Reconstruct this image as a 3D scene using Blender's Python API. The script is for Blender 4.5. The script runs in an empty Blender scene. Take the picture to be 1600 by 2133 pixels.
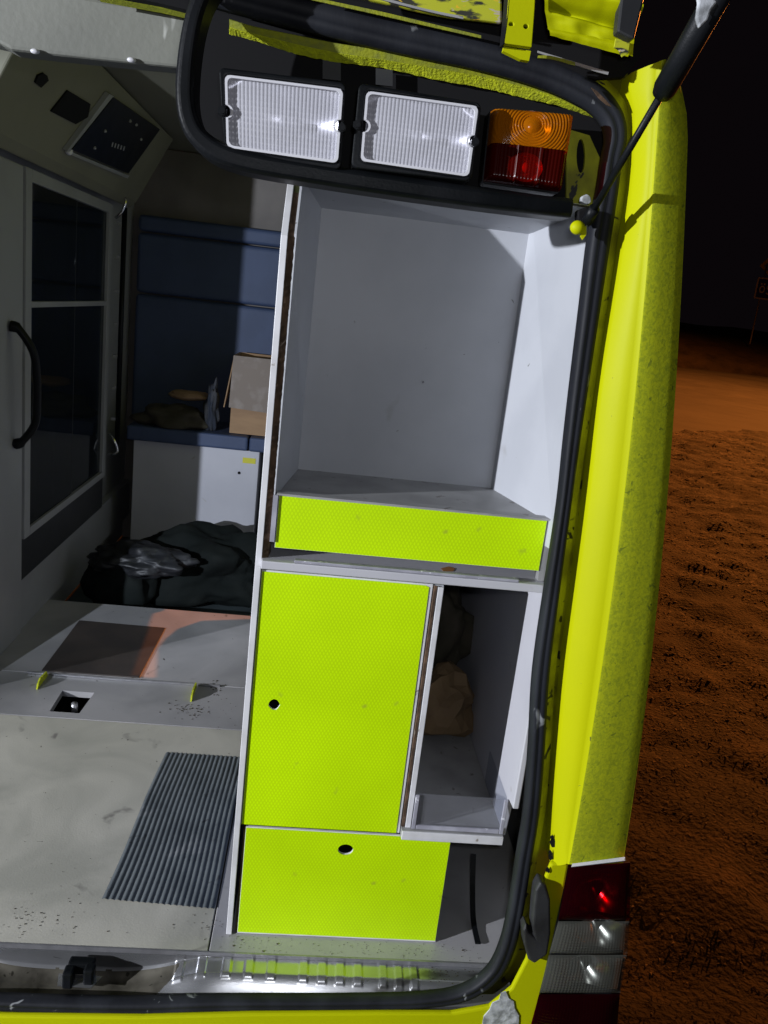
import bpy, bmesh, math, random
from mathutils import Vector, Matrix, noise
random.seed(7)
S = bpy.context.scene
COL = S.collection
R = math.radians

# ------------------------------------------------------------------ camera
YAW, PITCH, ROLL, FPX = .09486, .24662, .11705, 1691.4
CAM = Vector((0, 0, 1.3))
_cy, _sy, _cp, _sp = math.cos(YAW), math.sin(YAW), math.cos(PITCH), math.sin(PITCH)
FW = Vector((_sy*_cp, _cy*_cp, -_sp)); _r = Vector((_cy, -_sy, 0)); _u = _r.cross(FW)
RT = _r*math.cos(ROLL) + _u*math.sin(ROLL); UP = -_r*math.sin(ROLL) + _u*math.cos(ROLL)
cd = bpy.data.cameras.new('camera'); cam = bpy.data.objects.new('camera', cd); COL.objects.link(cam)
cam.matrix_world = Matrix(((RT.x, UP.x, -FW.x, CAM.x), (RT.y, UP.y, -FW.y, CAM.y), (RT.z, UP.z, -FW.z, CAM.z), (0, 0, 0, 1)))
cd.sensor_fit = 'VERTICAL'; cd.sensor_height = 36; cd.sensor_width = 27; cd.lens = FPX/2133*36
cd.clip_end = 1000; cd.clip_start = .05
S.camera = cam

# ------------------------------------------------------------------ world, lamps, exposure
W = bpy.data.worlds.new('World'); S.world = W; W.use_nodes = True
bg = W.node_tree.nodes['Background']
bg.inputs[0].default_value = (.62, .42, .56, 1); bg.inputs[1].default_value = .0042
S.view_settings.view_transform = 'Standard'; S.view_settings.look = 'None'
S.view_settings.exposure = 0; S.view_settings.gamma = 1; S.view_settings.use_curve_mapping = False


def spot(name, loc, target, watt, size, color, cone, blend=.3):
    l = bpy.data.lights.new(name, 'SPOT'); l.energy = watt; l.color = color
    l.spot_size = R(cone); l.spot_blend = blend; l.shadow_soft_size = size
    o = bpy.data.objects.new(name, l); COL.objects.link(o); o.location = loc
    o.rotation_euler = (Vector(target)-Vector(loc)).to_track_quat('-Z', 'Y').to_euler()
    return o


# a hand lamp held up to the left behind the photographer; a second one shining into the cabin; a sodium street lamp
spot('hand_lamp', (-4.8, -1.1, 1.62), (.15, 1.4, .85), 1950, .035, (.90, .93, 1.0), 38, .35)
spot('cabin_lamp', (-1.6, 0, 1.15), (-.35, 4.2, .85), 430, .02, (.80, .87, 1.0), 44, .6)
spot('street_lamp_light', (22, 27, 14), (19, 24, 0), 70000, .12, (1.0, .27, .04), 168, .3)

spot('camera_fill_light', (.03, -.02, 1.36), (-.15, 2, .90), 12.5, .02, (.93, .95, 1.0), 110, .6)  # added fill spot beside the camera, lifts the dim cavity walls


# ------------------------------------------------------------------ helpers
def at(px, py, ax, val):
    d = RT*((px-800)/FPX) - UP*((py-1066.5)/FPX) + FW
    return CAM + d*((val-CAM[ax])/d[ax])


def ay(px, py, y): return at(px, py, 1, y)


def lin(c):
    return tuple(((v/255)/12.92 if v/255 <= .04045 else ((v/255+.055)/1.055)**2.4) for v in c)


WL = {}   # world location of every parent


def thing(name, label, cat, loc=(0, 0, 0), group=None):
    o = bpy.data.objects.new(name, None); COL.objects.link(o); o.location = loc
    o.empty_display_size = .1
    WL[o] = Vector(loc); o['label'] = label; o['category'] = cat
    if group: o['group'] = group
    return o


def mk(name, verts, faces, mat, parent=None, smooth=False, bevel=0, seg=2, label=None, kind=None, subsurf=0, solid=0, auto=None):
    me = bpy.data.meshes.new(name)
    vs = [Vector(v) for v in verts]
    c = Vector((0, 0, 0))
    if vs:
        lo = [min(v[i] for v in vs) for i in range(3)]; hi = [max(v[i] for v in vs) for i in range(3)]
        c = Vector([(lo[i]+hi[i])/2 for i in range(3)])
    me.from_pydata([v-c for v in vs], [], faces); me.update()
    bm = bmesh.new(); bm.from_mesh(me); bmesh.ops.remove_doubles(bm, verts=bm.verts, dist=1e-6)
    bmesh.ops.recalc_face_normals(bm, faces=bm.faces); bm.to_mesh(me); bm.free()
    if smooth:
        for p in me.polygons: p.use_smooth = True
    me.materials.append(mat)
    o = bpy.data.objects.new(name, me); COL.objects.link(o)
    WL[o] = c.copy()
    if parent is not None:
        o.parent = parent; o.location = c - WL[parent]
    else:
        o.location = c
    if solid:
        m = o.modifiers.new('solidify', 'SOLIDIFY'); m.thickness = solid; m.offset = 0
    if bevel:
        m = o.modifiers.new('bevel', 'BEVEL'); m.width = bevel; m.segments = seg; m.limit_method = 'ANGLE'; m.angle_limit = R(40)
    if subsurf:
        m = o.modifiers.new('subsurf', 'SUBSURF'); m.levels = subsurf; m.render_levels = subsurf
    if label: o['label'] = label
    if kind: o['kind'] = kind
    return o


class MB:
    def __init__(s): s.v = []; s.f = []

    def add(s, v, f):
        n = len(s.v); s.v += [tuple(a) for a in v]; s.f += [tuple(i+n for i in q) for q in f]; return s

    def box(s, x0, x1, y0, y1, z0, z1):
        return s.hexa([(x0, y0, z0), (x1, y0, z0), (x1, y0, z1), (x0, y0, z1)], [(x0, y1, z0), (x1, y1, z0), (x1, y1, z1), (x0, y1, z1)])

    def hexa(s, a, b):
        n = len(a)
        f = [tuple(range(n)), tuple(range(2*n-1, n-1, -1))] + [(i, i+n, (i+1) % n+n, (i+1) % n) for i in range(n)]
        return s.add(list(a)+list(b), f)

    def tube(s, pts, r, n=8, cap=True):
        pts = [Vector(p) for p in pts]; rr = r if isinstance(r, (list, tuple)) else [r]*len(pts)
        v = []; prev = None
        for i, p in enumerate(pts):
            t = (pts[min(i+1, len(pts)-1)]-pts[max(i-1, 0)]).normalized()
            a = prev if prev is not None else (Vector((0, 0, 1)) if abs(t.z) < .9 else Vector((1, 0, 0)))
            u = (a - t*a.dot(t)).normalized(); w = t.cross(u); prev = u
            v += [p + (u*math.cos(2*math.pi*k/n)+w*math.sin(2*math.pi*k/n))*rr[i] for k in range(n)]
        f = [(i*n+k, i*n+(k+1) % n, (i+1)*n+(k+1) % n, (i+1)*n+k) for i in range(len(pts)-1) for k in range(n)]
        if cap: f += [tuple(range(n)), tuple(range((len(pts)-1)*n, len(pts)*n))]
        return s.add(v, f)

    def sweep(s, pts, hw, prof, axis=Vector((0, 1, 0))):
        """pts lie in a plane across `axis`; prof = closed list of (a,b): a*hw across the path, b along axis"""
        n = len(prof); v = []
        pts = [Vector(p) for p in pts]; hh = hw if isinstance(hw, (list, tuple)) else [hw]*len(pts)
        for i, p in enumerate(pts):
            t = (pts[min(i+1, len(pts)-1)]-pts[max(i-1, 0)]); t -= axis*t.dot(axis); t.normalize(); u = t.cross(axis)
            v += [p+u*(a*hh[i])+axis*b for a, b in prof]
        f = [(i*n+k, i*n+(k+1) % n, (i+1)*n+(k+1) % n, (i+1)*n+k) for i in range(len(pts)-1) for k in range(n)]
        f += [tuple(range(n)), tuple(range((len(pts)-1)*n, len(pts)*n))]
        return s.add(v, f)

    def sphere(s, c, r, n=12, sc=(1, 1, 1)):
        c = Vector(c); v = []; f = []
        for i in range(n+1):
            for k in range(2*n):
                a = math.pi*i/n; b = math.pi*k/n
                v.append(c+Vector((math.sin(a)*math.cos(b)*sc[0], math.sin(a)*math.sin(b)*sc[1], math.cos(a)*sc[2]))*r)
        for i in range(n):
            for k in range(2*n):
                f.append((i*2*n+k, i*2*n+(k+1) % (2*n), (i+1)*2*n+(k+1) % (2*n), (i+1)*2*n+k))
        return s.add(v, f)

    def build(s, name, mat, parent=None, **k): return mk(name, s.v, s.f, mat, parent, **k)


def box(name, x0, x1, y0, y1, z0, z1, mat, parent=None, **k):
    return MB().box(x0, x1, y0, y1, z0, z1).build(name, mat, parent, **k)


def resample(pts, n):
    """smooth Catmull-Rom through pts"""
    P = [Vector(p) for p in pts]; out = []
    for i in range(len(P)-1):
        a, b, c, d = P[max(i-1, 0)], P[i], P[i+1], P[min(i+2, len(P)-1)]
        for k in range(n):
            t = k/n
            out.append(.5*((2*b)+(c-a)*t+(2*a-5*b+4*c-d)*t*t+(3*b-a-3*c+d)*t**3))
    out.append(P[-1]); return out


def slab(name, loops, d, mat, parent=None, **k):
    """loops: outer 3-D loop and hole loops lying on one plane; d: offset vector to the back face"""
    d = Vector(d); bm = bmesh.new(); E = []
    for lp in loops:
        vs = [bm.verts.new(Vector(p)) for p in lp]
        E += [bm.edges.new((vs[i], vs[(i+1) % len(vs)])) for i in range(len(vs))]
    bmesh.ops.triangle_fill(bm, edges=E, use_beauty=True)
    bm.verts.index_update()
    fv = [v.co.copy() for v in bm.verts]; ff = [tuple(v.index for v in f.verts) for f in bm.faces]
    el = [(e.verts[0].index, e.verts[1].index) for e in E]; bm.free()
    n = len(fv)
    V = fv + [v+d for v in fv]; F = ff + [tuple(i+n for i in reversed(f)) for f in ff] + [(a, b, b+n, a+n) for a, b in el]
    return mk(name, V, F, mat, parent, **k)


def pslab(name, px, y, d, mat, parent=None, holes=(), **k):
    return slab(name, [[ay(a, b, y) for a, b in px]] + [[ay(a, b, y) for a, b in h] for h in holes], (0, d, 0), mat, parent, **k)


def circ_px(cx, cy, rx, ry, n=20, jag=0):
    return [(cx+rx*math.cos(2*math.pi*i/n)*(1+random.uniform(-jag, jag)), cy+ry*math.sin(2*math.pi*i/n)*(1+random.uniform(-jag, jag))) for i in range(n)]


def patch(name, c, nu, nv, fn, mat, parent=None, back=.004, outer=None, **k):
    """grid between corners TL,TR,BR,BL; fn(u,v)->offset towards the camera side (-y)"""
    c = [Vector(p) for p in c]; v = []
    for j in range(nv+1):
        for i in range(nu+1):
            a, b = i/nu, j/nv
            p = c[0].lerp(c[1], a).lerp(c[3].lerp(c[2], a), b)
            v.append(p + Vector((0, -fn(a, b), 0)))
    w = nu+1
    f = [(j*w+i, j*w+i+1, (j+1)*w+i+1, (j+1)*w+i) for j in range(nv) for i in range(nu)]
    if outer:
        f = [q for q in f if outer(((q[0] % w)+.5)/nu, ((q[0]//w)+.5)/nv)]
    return mk(name, v, f, mat, parent, **k)


# ------------------------------------------------------------------ materials
def M(name, col, rough=.5, metal=0, col2=None, scale=6, lo=.42, hi=.62, detail=5, bump=0, bscale=60, coat=0,
      stretch=(1, 1, 1), specks=(), spec=.5, dist=0, trans=0, alpha=None, rvar=0):
    m = bpy.data.materials.new(name); m.use_nodes = True; nt = m.node_tree; N = nt.nodes; L = nt.links
    b = N['Principled BSDF']
    rgb = lin(col) if max(col) > 1.001 else col
    b.inputs['Base Color'].default_value = (*rgb, 1); b.inputs['Roughness'].default_value = rough
    b.inputs['Metallic'].default_value = metal; b.inputs['Specular IOR Level'].default_value = spec
    b.inputs['Coat Weight'].default_value = coat; b.inputs['Coat Roughness'].default_value = .12
    b.inputs['Transmission Weight'].default_value = trans
    tc = N.new('ShaderNodeTexCoord'); mp = N.new('ShaderNodeMapping'); mp.inputs['Scale'].default_value = stretch
    L.new(tc.outputs['Object'], mp.inputs[0]); cur = None
    if col2 is not None:
        n = N.new('ShaderNodeTexNoise'); n.inputs['Scale'].default_value = scale; n.inputs['Detail'].default_value = detail
        n.inputs['Distortion'].default_value = dist; L.new(mp.outputs[0], n.inputs['Vector'])
        r = N.new('ShaderNodeValToRGB'); r.color_ramp.elements[0].position = lo; r.color_ramp.elements[1].position = hi
        r.color_ramp.elements[0].color = (*rgb, 1); r.color_ramp.elements[1].color = (*(lin(col2) if max(col2) > 1.001 else col2), 1)
        L.new(n.outputs['Fac'], r.inputs[0]); cur = r.outputs[0]
    for sc, thr, c3, wid in specks:
        n = N.new('ShaderNodeTexNoise'); n.inputs['Scale'].default_value = sc; n.inputs['Detail'].default_value = 3
        n.inputs['Distortion'].default_value = .8
        L.new(mp.outputs[0], n.inputs['Vector'])
        r = N.new('ShaderNodeValToRGB'); r.color_ramp.elements[0].position = thr; r.color_ramp.elements[1].position = thr+wid
        r.color_ramp.elements[0].color = (0, 0, 0, 1); r.color_ramp.elements[1].color = (1, 1, 1, 1)
        L.new(n.outputs['Fac'], r.inputs[0])
        x = N.new('ShaderNodeMix'); x.data_type = 'RGBA'; L.new(r.outputs[0], x.inputs[0])
        if cur is None: x.inputs[6].default_value = (*rgb, 1)
        else: L.new(cur, x.inputs[6])
        x.inputs[7].default_value = (*(lin(c3) if max(c3) > 1.001 else c3), 1); cur = x.outputs[2]
    if cur is not None: L.new(cur, b.inputs['Base Color'])
    if bump or rvar:
        n = N.new('ShaderNodeTexNoise'); n.inputs['Scale'].default_value = bscale; n.inputs['Detail'].default_value = 4
        L.new(mp.outputs[0], n.inputs['Vector'])
        if bump:
            bp = N.new('ShaderNodeBump'); bp.inputs['Strength'].default_value = bump; bp.inputs['Distance'].default_value = .002
            L.new(n.outputs['Fac'], bp.inputs['Height']); L.new(bp.outputs[0], b.inputs['Normal'])
        if rvar:
            q = N.new('ShaderNodeMapRange'); q.inputs['To Min'].default_value = max(rough-rvar, .02); q.inputs['To Max'].default_value = min(rough+rvar, 1)
            n2 = N.new('ShaderNodeTexNoise'); n2.inputs['Scale'].default_value = 9; n2.inputs['Detail'].default_value = 6
            L.new(mp.outputs[0], n2.inputs['Vector']); L.new(n2.outputs['Fac'], q.inputs['Value']); L.new(q.outputs[0], b.inputs['Roughness'])
    return m


def see_through(name, tint, solid, mixf, rough=.08, bump=0, bscale=300):
    """clear plastic or glass: part transparent (tinted), part glossy surface"""
    m = bpy.data.materials.new(name); m.use_nodes = True; nt = m.node_tree; N = nt.nodes; L = nt.links
    b = N['Principled BSDF']; b.inputs['Base Color'].default_value = (*solid, 1); b.inputs['Roughness'].default_value = rough
    t = N.new('ShaderNodeBsdfTransparent'); t.inputs[0].default_value = (*tint, 1)
    x = N.new('ShaderNodeMixShader'); x.inputs[0].default_value = mixf
    L.new(t.outputs[0], x.inputs[1]); L.new(b.outputs[0], x.inputs[2]); L.new(x.outputs[0], N['Material Output'].inputs[0])
    if bump:
        n = N.new('ShaderNodeTexNoise'); n.inputs['Scale'].default_value = bscale
        tc = N.new('ShaderNodeTexCoord'); L.new(tc.outputs['Object'], n.inputs['Vector'])
        bp = N.new('ShaderNodeBump'); bp.inputs['Strength'].default_value = bump; bp.inputs['Distance'].default_value = .001
        L.new(n.outputs['Fac'], bp.inputs['Height']); L.new(bp.outputs[0], b.inputs['Normal'])
    return m


YEL = (.46, .485, .001)
m_yel = M('yellow_paint', YEL, .5, spec=.12, col2=(.43, .46, .0015), scale=3, bump=.05, bscale=160, specks=((22, .74, (.12, .12, .02), .02), (90, .76, (.2, .2, .03), .02)))
m_dirty = M('yellow_paint_dirty', (.48, .53, .016), .6, spec=.15, col2=(.31, .37, .018), scale=150, lo=.40, hi=.68, dist=1.0, detail=4, bump=.12, bscale=200,
            specks=((60, .66, (.20, .25, .02), .05),), rvar=.2)
m_gutter = M('yellow_gutter_paint', (.45, .47, .01), .5, col2=(.22, .22, .01), scale=14, specks=((24, .62, (.02, .02, .02), .03),))
m_rough_yel = M('overspray_yellow', (.50, .55, .005), .8, col2=(.40, .44, .01), scale=90, bump=1, bscale=260)
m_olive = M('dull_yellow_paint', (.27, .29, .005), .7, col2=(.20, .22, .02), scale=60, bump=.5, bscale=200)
m_peel = M('peeled_yellow_paint', (.45, .47, .02), .6, col2=(.03, .03, .02), scale=24, lo=.5, hi=.56, specks=((30, .60, (.45, .40, .30), .03), (60, .66, (.7, .45, .02), .02)), stretch=(1, 1, 3))
m_rub = M('rubber_seal', (.010, .011, .015), .58, spec=.22, col2=(.019, .021, .027), scale=12, stretch=(1, 1, .4), bump=.25, bscale=90, specks=((30, .69, (.22, .23, .24), .05),), rvar=.15)
m_blk = M('black_plastic', (.004, .005, .006), .42, spec=.16, col2=(.008, .009, .011), scale=8, bump=.15, bscale=250, rvar=.12)
m_blkm = M('matt_black', (.006, .006, .007), .8, spec=.2)
m_white = M('white_laminate', (.52, .52, .56), .42, col2=(.48, .48, .52), scale=4, bump=.06, bscale=300, specks=((14, .72, (.40, .39, .38), .05),))
m_wht_edge = M('white_edge_band', (.70, .70, .73), .4, col2=(.60, .6, .62), scale=15, specks=((30, .70, (.3, .27, .24), .03),))
m_grey = M('grey_laminate', (.46, .475, .51), .45, col2=(.42, .435, .47), scale=5, bump=.08, bscale=400, specks=((7, .68, (.33, .33, .34), .10), (48, .74, (.2, .2, .2), .02)))
m_greyd = M('grey_laminate_dusty', (.33, .33, .33), .5, col2=(.25, .25, .25), scale=9, specks=((26, .66, (.16, .15, .14), .05),))
m_mdf = M('raw_chipboard', (.055, .032, .018), .9, col2=(.12, .07, .04), scale=60, stretch=(1, 1, .5), bump=1, bscale=150, specks=((40, .66, (.2, .16, .12), .04),))
m_floor = M('vinyl_floor', (.52, .505, .44), .36, col2=(.38, .375, .325), scale=3.5, detail=9, lo=.38, hi=.62, dist=1.0, bump=.15, bscale=220,
            specks=((9, .66, (.22, .21, .19), .10), (45, .73, (.07, .06, .05), .02)), rvar=.12)
m_floor2 = M('vinyl_floor_cool', (.37, .365, .375), .33, col2=(.28, .28, .29), scale=4, detail=8, lo=.4, hi=.66, dist=.6, bump=.15, bscale=220,
             specks=((10, .69, (.18, .18, .17), .06), (38, .73, (.06, .055, .05), .02)), rvar=.12)
m_mat = M('ribbed_rubber', (.13, .148, .158), .6, col2=(.095, .11, .12), scale=9, specks=((7, .60, (.24, .25, .26), .14), (30, .66, (.06, .065, .07), .06)), bump=.2)
m_hatch = M('brown_hatch', (.040, .034, .032), .55, col2=(.055, .045, .04), scale=6, bump=.1)
m_steel = M('brushed_steel', (.62, .63, .66), .27, metal=.88, col2=(.45, .46, .48), scale=10, bump=.08, bscale=120, stretch=(.3, 1, 1), specks=((16, .66, (.22, .22, .22), .06), (60, .72, (.06, .05, .05), .03)), rvar=.12)
m_alu = M('anodised_aluminium', (.34, .34, .36), .35, metal=.6, col2=(.28, .28, .3), scale=30)
m_blue = M('blue_upholstery', (.050, .075, .150), .6, col2=(.043, .065, .130), scale=6, bump=.4, bscale=350)
m_beige = M('beige_wall', (.20, .18, .165), .7, col2=(.145, .13, .12), scale=3)
m_lwall = M('grey_wall_panel', (.31, .315, .325), .5, col2=(.28, .285, .295), scale=4, bump=.08, bscale=200)
m_ceil = M('ceiling_liner', (.20, .196, .145), .7, col2=(.18, .176, .13), scale=3)
m_head = M('roof_trim', (.19, .195, .17), .6, col2=(.155, .16, .14), scale=4, bump=.3, bscale=90, specks=((11, .70, (.52, .53, .5), .05),))
m_teal = M('teal_mat', (.055, .075, .08), .8, col2=(.04, .055, .06), scale=6)
m_card = M('cardboard', (.37, .235, .13), .85, col2=(.31, .195, .11), scale=5, stretch=(1, 1, 4))
m_cardg = M('cardboard_dusty_flap', (.24, .20, .17), .9, col2=(.33, .29, .26), scale=14, lo=.5, hi=.75)
m_paper = M('brown_paper', (.22, .145, .07), .8, col2=(.17, .11, .055), scale=9, bump=.4, bscale=40)
m_bag = M('dark_green_bag', (.008, .011, .0105), .85, spec=.15, col2=(.012, .015, .014), scale=9, bump=1, bscale=30)
m_pbag = M('black_plastic_film', (.010, .011, .013), .5, col2=(.024, .026, .03), scale=9, bump=1, bscale=45)
m_blanket = M('olive_blanket', (.045, .04, .025), .9, col2=(.06, .05, .035), scale=20, bump=.6)
m_cable = M('cable_black', (.012, .012, .013), .5)
m_lampw = M('lamp_frame_grey', (.62, .62, .66), .35)
m_refl = M('lamp_reflector', (.82, .82, .86), .30, metal=.8, bump=.15, bscale=60)
m_refl2 = M('tail_reflector', (.55, .55, .56), .26, metal=1, bump=.1, bscale=60)
m_snow = M('chipped_white', (.50, .52, .55), .7, col2=(.22, .23, .24), scale=55, bump=1, bscale=60)
m_dark_grey = M('dark_grey_trim', (.022, .023, .026), .5, col2=(.016, .017, .019), scale=8)
m_rock = M('worn_rubber', (.026, .027, .029), .6, col2=(.014, .014, .015), scale=12, bump=.6, bscale=40)
m_sticker = M('yellow_sticker', (.62, .58, .03), .5)
m_signblue = M('sign_blue', (.02, .03, .30), .4); m_signwhite = M('sign_white', (.62, .60, .58), .5); m_post = M('galvanised_post', (.28, .28, .29), .5, metal=.4)
m_signyel = M('sign_yellow', (.55, .42, .08), .5)
m_acr = see_through('acrylic', (.90, .91, .93), (.5, .5, .54), .10, .06)
m_acr_edge = M('acrylic_edge', (.30, .30, .35), .2, col2=(.40, .40, .46), scale=20, stretch=(1, 1, 1), specks=((60, .66, (.7, .7, .76), .03),))
m_glass = see_through('cupboard_glass', (.55, .6, .62), (.012, .016, .022), .65, .03)
m_lens = see_through('clear_prism_lens', (.90, .90, .95), (.66, .66, .72), .60, .24, .1)
m_amber = see_through('amber_lens', (1.0, .45, .02), (.60, .18, .003), .5, .16)
m_red = see_through('red_lens', (.90, .05, .01), (.10, .004, .002), .36, .2)
m_dred = see_through('dark_red_lens', (.55, .008, .012), (.022, .001, .003), .45, .10)
m_clear2 = see_through('smoke_clear_lens', (.72, .74, .70), (.17, .175, .15), .34, .10)


def sheeting():
    """fluorescent prismatic sheeting: a fine diamond lattice in the film"""
    m = bpy.data.materials.new('lime_reflective_sheeting'); m.use_nodes = True; nt = m.node_tree; N = nt.nodes; L = nt.links
    b = N['Principled BSDF']; tc = N.new('ShaderNodeTexCoord'); outs = []
    for a in (30, -30):
        mp = N.new('ShaderNodeMapping'); mp.inputs['Rotation'].default_value = (0, R(a), 0); L.new(tc.outputs['Object'], mp.inputs[0])
        w = N.new('ShaderNodeTexWave'); w.wave_type = 'BANDS'; w.bands_direction = 'X'; w.wave_profile = 'SIN'; w.inputs['Scale'].default_value = 52
        L.new(mp.outputs[0], w.inputs['Vector']); outs.append(w)
    mul = N.new('ShaderNodeMath'); mul.operation = 'MULTIPLY'; L.new(outs[0].outputs['Fac'], mul.inputs[0]); L.new(outs[1].outputs['Fac'], mul.inputs[1])
    r = N.new('ShaderNodeValToRGB'); r.color_ramp.elements[0].position = .1; r.color_ramp.elements[1].position = .45
    r.color_ramp.elements[0].color = (.55, .85, .001, 1); r.color_ramp.elements[1].color = (.64, .98, .001, 1)
    L.new(mul.outputs[0], r.inputs[0])
    n = N.new('ShaderNodeTexNoise'); n.inputs['Scale'].default_value = 4; n.inputs['Detail'].default_value = 6; L.new(tc.outputs['Object'], n.inputs['Vector'])
    mr = N.new('ShaderNodeMapRange'); mr.inputs['From Min'].default_value = .3; mr.inputs['From Max'].default_value = .7; mr.inputs['To Min'].default_value = .84; mr.inputs['To Max'].default_value = 1.0
    L.new(n.outputs['Fac'], mr.inputs['Value'])
    x = N.new('ShaderNodeMix'); x.data_type = 'RGBA'; x.blend_type = 'MULTIPLY'; x.inputs[0].default_value = 1
    L.new(r.outputs[0], x.inputs[6]); L.new(mr.outputs[0], x.inputs[7])
    n3 = N.new('ShaderNodeTexNoise'); n3.inputs['Scale'].default_value = 26; n3.inputs['Detail'].default_value = 2; L.new(tc.outputs['Object'], n3.inputs['Vector'])
    r3 = N.new('ShaderNodeValToRGB'); r3.color_ramp.elements[0].position = .69; r3.color_ramp.elements[1].position = .80
    L.new(n3.outputs['Fac'], r3.inputs[0])
    y = N.new('ShaderNodeMix'); y.data_type = 'RGBA'; L.new(r3.outputs[0], y.inputs[0]); L.new(x.outputs[2], y.inputs[6]); y.inputs[7].default_value = (.38, .50, .02, 1)
    L.new(y.outputs[2], b.inputs['Base Color'])
    b.inputs['Roughness'].default_value = .42; b.inputs['Specular IOR Level'].default_value = .3
    return m


m_lime = sheeting()


def ground_mat(name, a, b_, c, sc, bumpd):
    m = bpy.data.materials.new(name); m.use_nodes = True; nt = m.node_tree; N = nt.nodes; L = nt.links
    b = N['Principled BSDF']; b.inputs['Roughness'].default_value = .9; b.inputs['Specular IOR Level'].default_value = .2
    tc = N.new('ShaderNodeTexCoord')
    n = N.new('ShaderNodeTexNoise'); n.inputs['Scale'].default_value = sc; n.inputs['Detail'].default_value = 8; n.inputs['Roughness'].default_value = .7
    L.new(tc.outputs['Object'], n.inputs['Vector'])
    r = N.new('ShaderNodeValToRGB'); e = r.color_ramp.elements; e[0].position = .36; e[0].color = (*a, 1); e[1].position = .66; e[1].color = (*c, 1)
    q = e.new(.5); q.color = (*b_, 1)
    L.new(n.outputs['Fac'], r.inputs[0])
    nl = N.new('ShaderNodeTexNoise'); nl.inputs['Scale'].default_value = sc*.22; nl.inputs['Detail'].default_value = 5; L.new(tc.outputs['Object'], nl.inputs['Vector'])
    ml = N.new('ShaderNodeMapRange'); ml.inputs['From Min'].default_value = .40; ml.inputs['From Max'].default_value = .60; ml.inputs['To Min'].default_value = .35; ml.inputs['To Max'].default_value = 1.5
    L.new(nl.outputs['Fac'], ml.inputs['Value'])
    xm = N.new('ShaderNodeMix'); xm.data_type = 'RGBA'; xm.blend_type = 'MULTIPLY'; xm.inputs[0].default_value = 1 if sc > 5 else .25
    L.new(r.outputs[0], xm.inputs[6]); L.new(ml.outputs[0], xm.inputs[7]); L.new(xm.outputs[2], b.inputs['Base Color'])
    bp = N.new('ShaderNodeBump'); bp.inputs['Distance'].default_value = bumpd; bp.inputs['Strength'].default_value = .8
    n2 = N.new('ShaderNodeTexNoise'); n2.inputs['Scale'].default_value = sc*6; n2.inputs['Detail'].default_value = 6; L.new(tc.outputs['Object'], n2.inputs['Vector'])
    L.new(n2.outputs['Fac'], bp.inputs['Height']); L.new(bp.outputs[0], b.inputs['Normal'])
    return m


m_ground = ground_mat('leafy_ground', (.0015, .0011, .0007), (.010, .007, .0045), (.030, .0215, .0135), 7.5, .03)
m_leaf = M('withered_grass', (.060, .042, .024), .9, col2=(.006, .0045, .003), scale=1.6)
m_road = ground_mat('asphalt', (.013, .0125, .012), (.017, .0165, .016), (.021, .020, .019), 1.2, .01)
m_bank = ground_mat('bank_grass', (.003, .002, .0015), (.009, .0065, .0045), (.014, .010, .007), .9, .05)

# ================================================================== SETTING
GZ = -.5


def terr(x, y):
    z = GZ
    e = y - (16.0 + .65*(x-7.2))
    if e > 0: z -= min(.12, e*.6)
    else:
        z += .07*noise.noise(Vector((x*.9, y*.9, 0))) + .055*noise.noise(Vector((x*3.1, y*3.1, 4)))
        z += .018*noise.noise(Vector((x*6, y*6, 9))) + .012*noise.noise(Vector((x*13, y*13, 1)))
        z += .03*max(0, 1+e*1.2)
    return z


def grid(name, x0, x1, y0, y1, nx, ny, fn, mat, kind, **k):
    v = [(x0+(x1-x0)*i/nx, y0+(y1-y0)*j/ny, 0) for j in range(ny+1) for i in range(nx+1)]
    v = [(a, b, fn(a, b)) for a, b, c in v]; w = nx+1
    f = [(j*w+i, j*w+i+1, (j+1)*w+i+1, (j+1)*w+i) for j in range(ny) for i in range(nx)]
    return mk(name, v, f, mat, None, smooth=True, kind=kind, **k)


grid('ground', .7, 24, -2, 24, 560, 560, lambda x, y: terr(x, y), m_ground, 'structure')
grid('ground', -400, 500, -300, 480, 60, 60, lambda x, y: -.72 if y < 60 else -.72, m_bank, 'structure')
mk('road', [(-30, -8.2, GZ), (100, 76.3, GZ), (100, 120, GZ+.5), (-60, 50, GZ+.05)], [(0, 1, 2, 3)], m_road, kind='structure')


def bankz(x, y):
    e = (y-(50+.02*x))/9
    if e < 0: return -.6
    return .02 + 2.9*(1-math.exp(-e*1.6)) + .25*noise.noise(Vector((x*.25, y*.25, 2)))*min(1, e)


grid('hillside', -60, 110, 49, 110, 140, 60, bankz, m_bank, 'structure')

# withered grass and leaves: geometry that catches the light at the wheel side of the van
tv, tf = [], []
for k in range(120000):
    u = random.random(); y = -1.0+17.5*u**1.7; x = .9 + random.random()*(3.2+.72*max(y, 0))
    if noise.noise(Vector((x*1.5, y*1.5, 3))) < -.18+random.uniform(-.15, .15): continue
    z = terr(x, y)+.001; a = random.uniform(0, 6.28); l = random.uniform(.008, .032)*(1+y*.10); wdt = random.uniform(.0015, .006)*(1+y*.14)
    l *= min(1, y/6+.15); wdt *= min(1, y/6+.15)
    dx, dy = math.cos(a), math.sin(a); h = random.uniform(.001, .007)
    n0 = len(tv)
    tv += [(x-dy*wdt, y+dx*wdt, z), (x+dy*wdt, y-dx*wdt, z), (x+dx*l*.6+dy*wdt*.8, y+dy*l*.6-dx*wdt*.8, z+h), (x+dx*l, y+dy*l, z+h*random.uniform(.2, 1.2))]
    tf.append((n0, n0+1, n0+2, n0+3))
me = bpy.data.meshes.new('withered_grass'); me.from_pydata(tv, [], tf); me.materials.append(m_leaf)
gr = bpy.data.objects.new('withered_grass', me); COL.objects.link(gr); gr['kind'] = 'stuff'
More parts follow.
